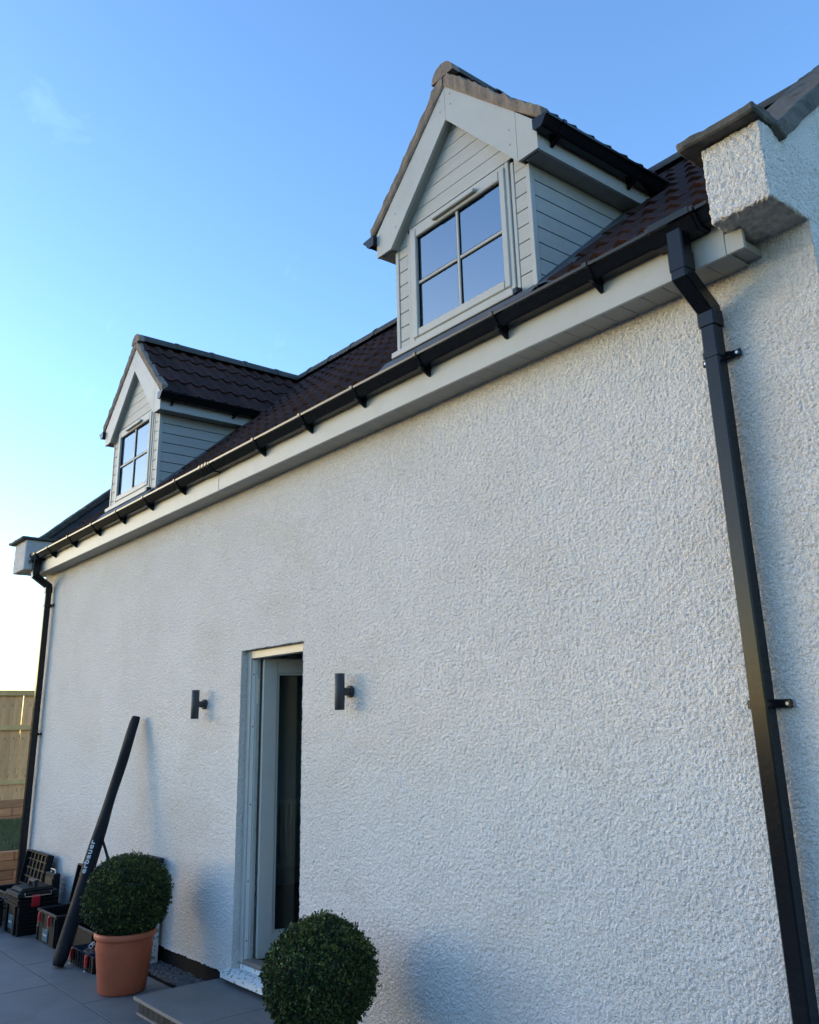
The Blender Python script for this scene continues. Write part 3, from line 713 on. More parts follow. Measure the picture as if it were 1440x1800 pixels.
        MB().prism([(xc + s * .595, DSOF - .002), (xc + s * .748, DSOF - .002), (xc + s * .748, 4.955), (xc + s * .595, DAP - .574)], 1, DB + .001, DB + .020).obj('box_end', M_TRIM, d)
        for u, z in ((.05, 5.60), (.05, 5.52), (.54, 5.02), (.54, 4.92)):
            MB().cyl((xc + s * u, DB - .002, z), (xc + s * u, DB + .002, z), .0055, n=8).obj('nail_cap', M_SOFF, d)
        # underside of the verge (soffit behind barge)
        pu = [(0, 5.435), (.590, DSOF + .002), (.590, DSOF + .02), (0, 5.455)]
        MB().prism([(xc + s * u, z) for u, z in pu], 1, DB + .0205, DY - .0005).obj('verge_soffit', M_SOFF, d)
        MB().prism([(xc + s * u, z) for u, z in ((.592, DSOF), (H - .02, DSOF), (H - .02, DSOF + .012), (.592, DSOF + .012))], 1, DB + .0205, DY - .0065).obj('verge_soffit', M_SOFF, d)
        # mortar verge: wavy band between barge and tiles
        V = []; F = []; n = 30
        for q in range(n + 1):
            u = q / n * .80; zb = DAP - DT * u + (0.03 * max(0, (u - .5) / .3) ** 1.5); wv = .0025 * math.sin(q * 1.3 + s) + rng.normal(0, .002)
            for (yy, up) in ((DB + .05, .0), (DB - .006, .002), (DB - .014 + wv, .022), (DB - .017 + wv, (.118 - .055 * u) + wv * .5 + rng.normal(0, .007)), (DB + .05, .128 - .055 * u)):
                V.append((xc + s * u, yy, zb + up))
        for q in range(n):
            for j in range(4): F.append((q * 5 + j, q * 5 + j + 1, (q + 1) * 5 + j + 1, (q + 1) * 5 + j))
        F.append((n * 5, n * 5 + 1, n * 5 + 2, n * 5 + 3, n * 5 + 4))
        mo = MB().add(V, F).mesh('verge_mortar'); link('verge_mortar', mo, M_MORT, d)
        # roof slope sheet and tiles
        tz = DAP + .085
        ang = math.atan(TT); ca, sa = math.cos(ang), math.sin(ang)
        eu = .80
        sh = MB(); sh.add([(xc, DB + .03, tz), (xc + s * eu, DB + .03, tz - TT * eu), (xc + s * eu, yroof(tz - TT * eu), tz - TT * eu), (xc, yroof(tz) - .0, tz),
                           (xc, DB + .03, tz - .05), (xc + s * eu, DB + .03, tz - .05 - TT * eu), (xc + s * eu, yroof(tz - TT * eu), tz - .05 - TT * eu), (xc, yroof(tz) - .0, tz - .05)],
                          [(0, 1, 2, 3), (4, 7, 6, 5), (0, 4, 5, 1), (1, 5, 6, 2), (2, 6, 7, 3), (3, 7, 4, 0)])
        sh.obj('dormer_roof', M_TILE, d)
        yd = Vector((-s * ca, 0, sa)); xd = Vector((0, s, 0)); ln = 1.22
        rows = 4; g4 = .305
        zd = xd.cross(yd)
        for r in range(rows):
            dist = r * g4
            zrow = tz - TT * (eu + .02) + sa * dist
            yend = yroof(zrow + .1) + .05
            c = 0
            while True:
                yy = DB + .012 + (c + .5) * TW
                if yy - TW / 2 > yend: break
                pos = Vector((xc + s * (eu + .02) - s * ca * dist, yy + rng.normal(0, .002), zrow)) + yd * rng.normal(0, .003)
                if s < 0: pass
                m = Matrix(((xd.x, yd.x, zd.x, pos.x), (xd.y, yd.y, zd.y, pos.y), (xd.z, yd.z, zd.z, pos.z), (0, 0, 0, 1))) @ Matrix.Rotation(rng.normal(0, .01), 4, 'Z')
                if r == rows - 1: m = m @ Matrix.Scale(.62, 4, (0, 1, 0))
                link('roof_tile', TILE, M_TILE, d, m); c += 1
    ridge_run(d, (xc, DB + .03, tz - .012), (xc, yroof(tz) + .06, tz - .012), 5, .10)
    # mortar plug in the first ridge tile
    MB().prism([(xc + .104 * math.cos(math.pi * t / 16), tz - .02 + .106 * math.sin(math.pi * t / 16)) for t in range(17)], 1, DB - .018, DB + .045).obj('ridge_mortar', M_MORT, d)
    # gable boards above the window
    for k in range(6):
        z0 = wz1 + .008 + k * .1; z1 = z0 + .0955
        def uw(z): return min(.60, (5.44 - z) / 1.094 + .02)
        if uw(z0) < .03: break
        u0, u1 = uw(z0), max(.0, uw(z1))
        MB().prism([(xc - u0, z0), (xc + u0, z0), (xc + u1, z1), (xc - u1, z1)] if u1 > .01 else [(xc - u0, z0), (xc + u0, z0), (xc, z1)], 1, DY, DY + .0115).obj('cladding_board', M_BOARD, d)
    # window: outer frame, sash, glazing bars, panes, sill, vent
    F0, F1, S0 = .465, .430, .388
    fr = MB(); y0, y1 = DY - .012, DY + .05
    zt, zb_ = 4.880, 4.045
    fr.box(xc - F0, xc - F1, y0, y1, zb_, zt, .004); fr.box(xc + F1, xc + F0, y0, y1, zb_, zt, .004)
    fr.box(xc - F1, xc + F1, y0 + .001, y1, zt - .035, zt - .001, .004); fr.box(xc - F1, xc + F1, y0 + .001, y1, zb_ + .001, zb_ + .035, .004)
    fr.obj('window_frame', M_TRIM, d)
    ss = MB(); y0, y1 = DY - .022, DY + .04; a0, a1 = zb_ + .030, zt - .030
    gz0, gz1 = 4.132, 4.785
    ss.box(xc - F1 - .006, xc - S0, y0, y1, a0, a1, .006); ss.box(xc + S0, xc + F1 + .006, y0, y1, a0, a1, .006)
    ss.box(xc - S0, xc + S0, y0 + .0008, y1, gz1, a1, .006); ss.box(xc - S0, xc + S0, y0 + .0008, y1, a0, gz1 - (gz1 - gz0), .006)
    ss.obj('window_sash', M_TRIM, d)
    zm = 4.455
    MB().box(xc - .0115, xc + .0115, DY - .008, DY + .012, gz0, gz1, .004).obj('glazing_bar', M_TRIM, d)
    for s in (-1, 1):
        xa, xb = (xc - S0, xc - .0115) if s < 0 else (xc + .0115, xc + S0)
        MB().box(xa, xb, DY - .0075, DY + .0115, zm - .0105, zm + .0105, .004).obj('glazing_bar', M_TRIM, d)
    for sx in (-1, 1):
        for sz in (-1, 1):
            xa, xb = (xc - S0, xc) if sx < 0 else (xc, xc + S0)
            za, zb2 = (gz0, zm) if sz < 0 else (zm, gz1)
            MB().box(xa, xb, DY + .004, DY + .008, za, zb2).obj('pane', M_GLASS, d)
            g2 = MB(); e_ = .0055; xi, xo2 = (xa + .0115 * (sx > 0), xb - .0115 * (sx < 0)); zi, zo = (za + .0105 * (sz > 0), zb2 - .0105 * (sz < 0))
            g2.box(xi, xi + e_, DY - .001, DY + .0038, zi, zo); g2.box(xo2 - e_, xo2, DY - .001, DY + .0038, zi, zo); g2.box(xi + e_, xo2 - e_, DY - .001, DY + .0038, zi, zi + e_); g2.box(xi + e_, xo2 - e_, DY - .001, DY + .0038, zo - e_, zo)
            g2.obj('gasket', M_BLACK, d)
            g3 = MB(); e_ = .007; i_ = .012; xi += i_; xo2 -= i_; zi += i_; zo -= i_
            g3.box(xi, xi + e_, DY + .012, DY + .024, zi, zo); g3.box(xo2 - e_, xo2, DY + .012, DY + .024, zi, zo); g3.box(xi + e_, xo2 - e_, DY + .012, DY + .024, zi, zi + e_); g3.box(xi + e_, xo2 - e_, DY + .012, DY + .024, zo - e_, zo)
            g3.obj('glazing_spacer', M_CASE2, d)
    MB().box(xc - .636, xc + .47, DY - .045, DY + .012, DBASE - .004, DBASE + .036, .004).obj('sill', M_TRIM, d)
    MB().box(xc + .471, xc + .50, DY - .043, DY + .010, DBASE - .003, DBASE + .034, .003).obj('sill_end', M_PVC, d)
    v = MB().box(xc - .20, xc + .20, DY - .048, DY - .0225, 4.806, 4.832, .005); v.obj('trickle_vent', M_TRIM, d)
    # apron lead below the sill
    MB().add([(xc - .70, DY - .04, rz(DY - .04) + .075), (xc + .66, DY - .04, rz(DY - .04) + .075), (xc + .66, DY - .11, rz(DY - .11) + .060), (xc - .70, DY - .11, rz(DY - .11) + .060)], [(0, 1, 2, 3)]).obj('apron_flashing', M_LEAD, d)
    return d
for xc in DC: dormer(xc)

# ------------------------------------------------------------------ door
door = MB()
fy0, fy1 = 0.048, 0.118
door.box(DX0 + .003, DX0 + .060, fy0, fy1, DZ0 + .04, DZ1 - .004, .004); door.box(DX1 - .060, DX1 - .003, fy0, fy1, DZ0 + .04, DZ1 - .004, .004)
door.box(DX0 + .060, DX1 - .060, fy0 + .001, fy1, DZ1 - .062, DZ1 - .005, .004)
door.box(DX0 + .0605, DX0 + .082, fy1 - .03, fy1 - .001, DZ0 + .05, DZ1 - .063, .002); door.box(DX1 - .082, DX1 - .0605, fy1 - .03, fy1 - .001, DZ0 + .05, DZ1 - .063, .002)
df = door.obj('door_frame', M_TRIM, house)
MB().box(DX0 + .0605, DX0 + .0615, fy0 + .012, fy1 - .031, DZ0 + .05, DZ1 - .07).obj('rebate_strip', M_RAD, df)
for z in (2.12, 1.75, 1.22, .72, .35): MB().cyl((DX0 + .061, fy0 + .026, z), (DX0 + .0625, fy0 + .026, z), .005, n=8).obj('screw', M_BLACK, df)
for z in (2.0, 1.15, .4): MB().box(DX0 + .082, DX0 + .086, fy1 - .025, fy1 - .004, z - .09, z + .09, .001).obj('keep_plate', M_METAL, df)
MB().box(DX0 + .0605, DX1 - .0605, fy0 - .002, fy1 + .03, DZ0 + .0365, DZ0 + .062, .006).obj('threshold', M_MORT, df)
MB().prism([(-.058, DZ0 - .045), (-.058, DZ0 - .012), (.0, DZ0 + .006), (.045, DZ0 + .006), (.045, DZ0 - .045)], 0, DX0 - .05, DX1 + .05).obj('door_sill', M_SILLP, df)
MB().box(DX0 + .004, DX1 - .004, .040, .118, DZ0 + .0065, DZ0 + .036, .003).obj('sill_upstand', M_SILLP, df)
# leaf hung on the left, open inwards by 70 degrees
LW_, LH, LT = 0.735, 1.985, 0.058
Lm = Matrix.Translation((DX0 + .088, fy1 + .012, DZ0 + .068)) @ Matrix.Rotation(RAD(70), 4, 'Z')
lf = MB(); st = .105
lf.box(0, st, -LT, 0, 0, LH, .004); lf.box(LW_ - st, LW_, -LT, 0, 0, LH, .004); lf.box(st, LW_ - st, -LT + .0008, -.0008, 0, .15, .003); lf.box(st, LW_ - st, -LT + .0008, -.0008, LH - st, LH, .003)
leaf = lf.obj('door', M_TRIM, house, mw=Lm)
bd = MB()
for x0, x1, z0, z1 in ((st, st + .016, .15, LH - st), (LW_ - st - .016, LW_ - st, .15, LH - st), (st + .016, LW_ - st - .016, .15, .166), (st + .016, LW_ - st - .016, LH - st - .016, LH - st)):
    bd.box(x0, x1, -LT + .008, -.012, z0, z1, .003)
bd.obj('glazing_bead', M_TRIM, leaf)
MB().box(st + .0165, LW_ - st - .0165, -.034, -.028, .1665, LH - st - .0165).obj('pane', M_DGLASS, leaf)
h = MB(); h.box(LW_ - .07, LW_ - .035, -LT - .008, -LT, .95, 1.18, .003); h.tube([(LW_ - .052, -LT - .006, 1.08), (LW_ - .052, -LT - .045, 1.08), (LW_ - .07, -LT - .052, 1.08), (LW_ - .17, -LT - .052, 1.08)], .009)
h.obj('handle', M_METAL, leaf, sm=False)
# room behind
rm = MB()
rm.box(-8.6, -8.55, .25, 3.9, .12, 2.6); rm.box(-8.55, -8.3, 3.85, 3.9, .12, 2.6); rm.box(-6.3, -3.6, 3.85, 3.9, .12, 2.6); rm.box(-8.3, -6.3, 3.85, 3.9, .12, .9); rm.box(-8.3, -6.3, 3.85, 3.9, 2.3, 2.6); rm.box(-3.65, -3.6, .25, 3.85, .12, 2.6); rm.box(-8.55, -3.65, .25, 3.85, 2.55, 2.6)
rm.obj('room_walls', M_DARKIN, house)
MB().box(-8.55, -3.65, .242, 3.85, .12, .20).obj('room_floor', M_FLOORIN, house)
RZ0, RZ1 = .36, 1.02
rad = empty('radiator', (-8.5, 2.1, .35), 'white panel radiator on the room wall, seen through the open door', 'radiator')
MB().box(-8.53, -8.47, 1.2, 2.9, RZ0, RZ1, .008).obj('panel', M_RAD, rad)
for k in range(29): MB().box(-8.471, -8.458, 1.23 + k * .057, 1.26 + k * .057, RZ0 + .05, RZ1 - .05, .006).obj('rib', M_RAD, rad)
MB().cyl((-8.5, 1.15, .2), (-8.5, 1.15, RZ0 + .06), .009, n=8).cyl((-8.5, 1.13, RZ0 + .06), (-8.5, 1.21, RZ0 + .06), .014, n=8).obj('valve', M_METAL, rad)
MB().cyl((-8.5, 2.8, .2), (-8.5, 2.8, RZ0 + .004), .009, n=8).obj('pipe', M_METAL, rad)
for yy in (1.5, 2.6): MB().box(-8.551, -8.529, yy, yy + .03, RZ0 + .1, RZ1 - .1).obj('wall_bracket', M_METAL, rad)

# ------------------------------------------------------------------ doorstep
st_ = empty('door_step', (-5.36, -.3, 0), 'low doorstep with grey porcelain top and dark tiled riser below the door', 'step')
SX0, SX1, SY = -6.172, -4.55, -.613
MB().box(SX0 + .03, SX1 - .03, SY + .035, .004, -.04, .078).obj('step_body', M_JOINT, st_)
for x0, x1 in ((SX0, -5.36), (-5.355, SX1)):
    o = MB().box(x0, x1, SY, -.002, .081, .100, .002).obj('tread_slab', M_SLAB, st_)
    MB().box(x0 + .0006, x1 - .0006, SY - .0012, SY - .0002, .0815, .0985).obj('tread_edge', M_EDGE, st_)
MB().box(SX0 - .0012, SX0 - .0002, SY + .001, -.17, .0815, .0985).obj('tread_edge', M_EDGE, st_)
for k in range(20):
    x0 = SX0 + .03 + k * .079
    MB().box(x0, x0 + .0765, SY + .024, SY + .0345, .012, .077, .002).obj('riser_tile', M_RISER, st_)
MB().box(SX0 + .02, SX1 - .02, SY + .012, SY + .034, .0005, .011, .002).obj('riser_base', M_EDGE, st_)
for k in range(5): MB().box(SX0 + .019, SX0 + .0295, SY + .037 + k * .079, SY + .037 + k * .079 + .0765, .002, .077, .002).obj('riser_tile', M_RISER, st_)

# ------------------------------------------------------------------ wall lights
def wall_light(x, z0, z1, label):
    t = empty('wall_light', (x, 0, (z0 + z1) / 2), label, 'wall light', 'up and down lights beside the door')
    zc = (z0 + z1) / 2 ; yb = -.088
    R = .0305
    b = MB().lathe([(R - .004, z0 + .012), (R - .003, z0), (R, z0 + .0015), (R, z1 - .0015), (R - .003, z1), (R - .004, z1 - .012)], x, yb, 36)
    b.cyl((x, yb, z0 + .011), (x, yb, z0 + .013), R - .0035, n=36); b.cyl((x, yb, z1 - .013), (x, yb, z1 - .011), R - .0035, n=36)
    me = b.mesh('lamp_body'); o = link('lamp_body', me, M_LAMP, t)
    for p in me.polygons: p.use_smooth = abs(p.normal.z) < .5 and len(p.vertices) == 4
    MB().cyl((x, -.005, zc), (x, yb + .02, zc), .024, n=28).obj('arm', M_LAMP, t)
    MB().lathe([(.0, 0), (.034, 0), (.036, .003), (.036, .026), (.033, .029), (0, .029)], 0, 0, 32).obj('wall_plate', M_LAMP, t, mw=Matrix.Translation((x, .004, zc)) @ Matrix.Rotation(RAD(90), 4, 'X'))
    return t
wall_light(-6.580, 1.818, 2.034, 'dark grey cylinder wall light left of the open door')
wall_light(-4.582, 1.833, 2.048, 'dark grey cylinder wall light right of the open door')

# ------------------------------------------------------------------ box balls in pots
def box_ball(cx, cy, z_c, r, vz, pot_h, rim_r, base_r, label, seed):
    rg = np.random.default_rng(seed)
    t = empty('potted_box_ball', (cx, cy, 0), label, 'potted plant', 'clipped box balls either side of the door')
    pf = [(0, .001), (base_r - .012, .001), (base_r, .012), (base_r + (rim_r - base_r) * .62, pot_h * .70), (base_r + (rim_r - base_r) * .62 + .004, pot_h * .715), (rim_r - .022, pot_h - .05), (rim_r - .018, pot_h - .046), (rim_r - .004, pot_h - .040), (rim_r, pot_h - .030), (rim_r, pot_h - .008), (rim_r - .005, pot_h), (rim_r - .014, pot_h + .001), (rim_r - .022, pot_h - .006), (rim_r - .03, pot_h - .06), (0, pot_h - .061)]
    me = MB().lathe(pf, cx, cy, 64).mesh('pot'); smooth(me); link('pot', me, M_TERRA, t)
    MB().cyl((cx, cy, pot_h - .062), (cx, cy, pot_h - .045), rim_r - .031, n=32).obj('soil', M_SOIL, t)
    MB().tube([(cx, cy, pot_h - .06), (cx + .01, cy, pot_h + .05), (cx, cy + .01, z_c)], [.022, .018, .012]).obj('stem', M_BARK, t)
    # core
    def shape(d):   # lumpy radius for unit directions
        x, y, z = d[:, 0], d[:, 1], d[:, 2]
        a = np.arctan2(y, x)
        return r * (1 + .045 * vn(a * 1.7 + seed, z * 3 + 9, 3) + .04 * vn(a * 4 + seed, z * 6, 1))
    bm = bmesh.new(); bmesh.ops.create_icosphere(bm, subdivisions=4, radius=1)
    d = np.array([v.co[:] for v in bm.verts]); q = d * (shape(d) * .86)[:, None] * [1, 1, vz] + [cx, cy, z_c]
    for v, c in zip(bm.verts, q): v.co = c
    cm = bpy.data.meshes.new('twig_core'); bm.to_mesh(cm); bm.free(); link('twig_core', cm, M_CORE, t)
    # sprigs: each sprig a short shoot with small oval leaves
    ns = 5200; i = np.arange(ns) + .5
    ph = np.arccos(1 - 2 * i / ns); th = math.pi * (1 + 5 ** .5) * i
    d = np.stack([np.cos(th) * np.sin(ph), np.sin(th) * np.sin(ph), np.cos(ph)], 1) + rg.normal(0, .03, (ns, 3)); d /= np.linalg.norm(d, axis=1, keepdims=True)
    rr = shape(d) * (0.885 + rg.random(ns) * .10 + (rg.random(ns) < .10) * .07 * rg.random(ns))
    base = d * rr[:, None] * [1, 1, vz] + [cx, cy, z_c]
    LPS = 7; V = []; T = []
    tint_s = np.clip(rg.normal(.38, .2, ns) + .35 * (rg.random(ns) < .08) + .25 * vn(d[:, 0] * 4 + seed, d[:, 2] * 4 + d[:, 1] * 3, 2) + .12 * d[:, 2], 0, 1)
    axis = d + rg.normal(0, .45, (ns, 3)) + [0, 0, .25]; axis /= np.linalg.norm(axis, axis=1, keepdims=True)
    for k in range(LPS):
        tdir = axis * rg.uniform(.2, .8, (ns, 1)) + rg.normal(0, .75, (ns, 3)); tdir /= np.linalg.norm(tdir, axis=1, keepdims=True)
        sd = np.cross(tdir, rg.normal(0, 1, (ns, 3)) + d * .4); sd /= np.linalg.norm(sd, axis=1, keepdims=True); nm = np.cross(sd, tdir)
        p = base + axis * (k * .0032)[..., None] if False else base + axis * (k * .0032)
        L = rg.uniform(.011, .019, (ns, 1)); w = L * rg.uniform(.24, .34, (ns, 1)); cup = L * .12
        a = p; b = p + tdir * L * .5 + sd * w + nm * cup; c = p + tdir * L; e = p + tdir * L * .5 - sd * w + nm * cup
        V.append(np.stack([a, b, c, e], 1)); T.append(np.clip(tint_s + rg.normal(0, .10, ns) + k * .02, 0, 1))
    V = np.concatenate(V); T = np.concatenate(T); n = len(V)
    me = bpy.data.meshes.new('crown'); me.vertices.add(4 * n); me.vertices.foreach_set('co', V.reshape(-1))
    tri = np.array([[0, 1, 2], [0, 2, 3]])[None] + (np.arange(n) * 4)[:, None, None]; tri = tri.reshape(-1)
    me.loops.add(len(tri)); me.loops.foreach_set('vertex_index', tri); me.polygons.add(2 * n); me.polygons.foreach_set('loop_start', np.arange(0, 6 * n, 3)); me.update(calc_edges=True)
    at = me.attributes.new('tint', 'FLOAT', 'POINT'); at.data.foreach_set('value', np.repeat(T, 4))
    o = link('crown', me, M_LEAF, t); o['kind'] = 'stuff'
box_ball(-6.735, -.468, .603, .300, .89, .385, .214, .163, 'clipped box ball in terracotta pot beside the tool cases', 11)
box_ball(-4.237, -.448, .530, .281, .94, .300, .205, .160, 'clipped box ball right of the doorstep, pot mostly out of view', 23)

# ------------------------------------------------------------------ tool cases
def latch(p, x, y, z, w=.035, h=.085, face='y', wire=True, lab=None):
    if face == 'y':
        MB().box(x - w / 2, x + w / 2, y - .018, y, z - h / 2, z + h / 2, .006).box(x - w / 2 + .006, x + w / 2 - .006, y - .022, y - .016, z - h / 4, z + h / 3, .002).obj('latch', M_RED, p)
        if wire: MB().tube([(x - w * .35, y - .016, z - h * .45), (x - w * .35, y - .02, z - h * .8), (x + w * .35, y - .02, z - h * .8), (x + w * .35, y - .016, z - h * .45)], .0025, 6).obj('latch_wire', M_WIRE, p)
    else:
        MB().box(x, x + .018, y - w / 2, y + w / 2, z - h / 2, z + h / 2, .006).box(x + .016, x + .022, y - w / 2 + .006, y + w / 2 - .006, z - h / 4, z + h / 3, .002).obj('latch', M_RED, p)
def ribs_x(x, y0, y1, zs, p, m=M_CASE2, nm='rib', d=.006):
    for z in zs: MB().box(x, x + d, y0, y1, z - .004, z + .004, .001).obj(nm, m, p)
def tapered(x0, x1, y0, y1, z0, z1, t, ch=.012):
    b = MB().box(x0, x1, y0, y1, z0, z1, ch); cx, cy = (x0 + x1) / 2, (y0 + y1) / 2
    b.v = [((v[0] - cx) * (1 - t * (z1 - v[2]) / (z1 - z0)) + cx, (v[1] - cy) * (1 - t * (z1 - v[2]) / (z1 - z0)) + cy, v[2]) for v in b.v]; return b
def closed_case(x0, x1, y0, y1, h, label, grip=True):
    t = empty('tool_case', ((x0 + x1) / 2, (y0 + y1) / 2, 0), label, 'tool case', 'black tool cases by the wall')
    zl = h * .80
    tapered(x0 + .012, x1 - .012, y0 + .012, y1 - .012, .0, zl, .04).obj('body', M_CASE, t)
    lid = MB().box(x0 - .004, x1 + .004, y0 - .004, y1 + .004, zl + .001, h - .03, .012); lid.obj('lid', M_CASE, t)
    MB().box(x0 + .03, x1 - .03, y0 + .03, y1 - .03, h - .045, h, .022).obj('lid_top', M_CASE, t)
    for z in (zl - .02, zl + .018, zl - .055): MB().box(x0 - .006, x1 + .006, y0 - .006, y1 + .006, z - .006, z + .006, .003).obj('rim', M_CASE2 if z > zl else M_CASE, t)
    n = 7
    for k in range(n): MB().box(x1 - .014, x1 + .002, y0 + .03, y1 - .03, .04 + k * zl * .095, .05 + k * zl * .095, .002).obj('rib', M_CASE, t)
    for s in (y0 + .015, y1 - .035): MB().box(x1 - .012, x1 + .006, s, s + .02, .01, zl - .06, .003).obj('corner_rib', M_CASE, t)
    for s in (x0 + .05, x1 - .09): MB().box(s, s + .04, y0 - .002, y0 + .014, .01, zl - .05, .004).obj('corner_rib', M_CASE, t)
    if grip:
        cx, cy = (x0 + x1) / 2, (y0 + y1) / 2
        g_ = MB().box(cx - .10, cx + .10, cy - .018, cy + .018, h + .028, h + .055, .010).box(cx - .10, cx - .075, cy - .015, cy + .015, h - .004, h + .03, .004).box(cx + .075, cx + .10, cy - .015, cy + .015, h - .004, h + .03, .004)
        g_.obj('handle', M_CASE2, t)
    return t, zl
A, zl = closed_case(-9.43, -9.04, -.556, -.20, .385, 'tall closed black tool case with top handle and red side latch')
latch(A, -9.036, -.40, .285, .075, .10, 'x')
MB().tube([(-9.034, -.50, .355), (-9.02, -.50, .325), (-9.02, -.27, .325), (-9.034, -.27, .355)], .003, 6).obj('latch_wire', M_WIRE, A)
MB().box(-9.30, -9.17, -.549, -.5425, .05, .16, .002).obj('label_plate', M_TEAL, A)
text_mesh('erbauer', .028, Matrix.Translation((-9.235, -.5495, .105)) @ Matrix.Rotation(RAD(90), 4, 'X'), M_WHITE, A, 'lettering')
def open_case(x0, x1, y0, y1, h, lid_h, lean, label, latches=True, lab=True, dividers=2):
    t = empty('tool_case', ((x0 + x1) / 2, (y0 + y1) / 2, 0), label, 'tool case', 'black tool cases by the wall')
    w = .014
    b = MB(); b.box(x0, x1, y0, y0 + w, .0, h, .003); b.box(x0, x1, y1 - w, y1, .0, h, .003); b.box(x0, x0 + w, y0 + w, y1 - w, .0, h, .003); b.box(x1 - w, x1, y0 + w, y1 - w, .0, h, .003); b.box(x0 + w, x1 - w, y0 + w, y1 - w, .004, .02)
    b.obj('body', M_CASE, t)
    r = MB(); e = .012
    r.box(x0 - e, x1 + e, y0 - e, y0 + .006, h - .012, h + .008, .004); r.box(x0 - e, x1 + e, y1 - .006, y1 + e, h - .012, h + .008, .004); r.box(x0 - e, x0 + .006, y0 + .0065, y1 - .0065, h - .0115, h + .0075, .004); r.box(x1 - .006, x1 + e, y0 + .0065, y1 - .0065, h - .0115, h + .0075, .004)
    r.obj('rim', M_CASE2, t)
    for k in range(5): MB().box(x1 - .001, x1 + .006, y0 + .03, y1 - .03, .03 + k * h * .16, .036 + k * h * .16, .001).obj('rib', M_CASE, t)
    for s in (x0 + .01, x1 - .04, ): MB().box(s, s + .03, y0 - .010, y0 - .0005, .006, h - .02, .003).obj('corner_rib', M_CASE, t)
    for s in (y0 + .01, y1 - .03): MB().box(x1 + .0005, x1 + .010, s, s + .02, .006, h - .02, .003).obj('corner_rib', M_CASE, t)
    if lid_h:
        Lr = Matrix.Translation((0, y1 + .006, h + .006)) @ Matrix.Rotation(RAD(-lean), 4, 'X')
        l_ = MB(); l_.box(x0 - .004, x1 + .004, .0, .018, 0, lid_h, .006)
        l_.box(x0 - .004, x0 + .010, -.045, -.0005, 0, lid_h, .005); l_.box(x1 - .010, x1 + .004, -.045, -.0005, 0, lid_h, .005); l_.box(x0 + .0105, x1 - .0105, -.045, -.0005, lid_h - .014, lid_h - .0005, .004); l_.box(x0 + .0105, x1 - .0105, -.045, -.0005, .0005, .014, .004)
        lid = l_.obj('lid', M_CASE, t, mw=Lr)
        nx, nz = 4, 3
        gsub = MB()
        for k in range(1, nx + 2): xx = x0 + (x1 - x0) * k / (nx + 2); gsub.box(xx - .003, xx + .003, -.020, -.0008, .015, lid_h - .015)
        for k in range(1, nz + 1): zz = lid_h * k / (nz + 1); gsub.box(x0 + .011, x1 - .011, -.0185, -.0012, zz - .003, zz + .003)
        gsub.obj('lid_ribs', M_CASE2, t, mw=Lr)
    if latches:
        for xx in (x0 + (x1 - x0) * .22, x0 + (x1 - x0) * .74): latch(t, xx, y0 - .012, h * .80, .034, .085)
    if lab:
        MB().box((x0 + x1) / 2 - .075, (x0 + x1) / 2 + .065, y0 - .008, y0 - .0008, .02, .115, .002).obj('label_plate', M_TEAL, t)
        text_mesh('erbauer', .030, Matrix.Translation(((x0 + x1) / 2 - .005, y0 - .0085, .072)) @ Matrix.Rotation(RAD(90), 4, 'X'), M_WHITE, t, 'lettering')
    return t
B = open_case(-8.84, -8.345, -.425, -.13, .245, .33, 10, 'open black tool case with two red front latches, lid against the wall')
MB().box(-8.79, -8.62, -.38, -.18, .02, .10, .01).obj('insert', M_CASE2, B)
C = open_case(-10.40, -9.70, -.42, -.13, .245, .32, 10, 'open black tool case behind the tall closed case, lid against the wall', latches=False, lab=False)
E_ = empty('organiser_case', (-9.52, -.10, 0), 'slim black case standing upright between two open tool cases', 'case')
MB().box(-9.62, -9.36, -.15, -.085, 0, .44, .01).obj('body', M_CASE, E_)
MB().box(-9.60, -9.38, -.157, -.1505, .05, .40, .003).obj('front_panel', M_CASE2, E_)
MB().tube([(-9.55, -.118, .437), (-9.55, -.118, .468), (-9.43, -.118, .468), (-9.43, -.118, .437)], .007, 8).obj('handle', M_METAL, E_)
closed_case(-10.05, -9.60, -.80, -.50, .27, 'low black tool case at the left edge of the photo', grip=False)
# second lidded case behind the box ball and bag
Bt = open_case(-8.22, -7.72, -.33, -.115, .20, .33, 8, 'open black tool case mostly hidden behind the leaning bag', latches=False, lab=False)
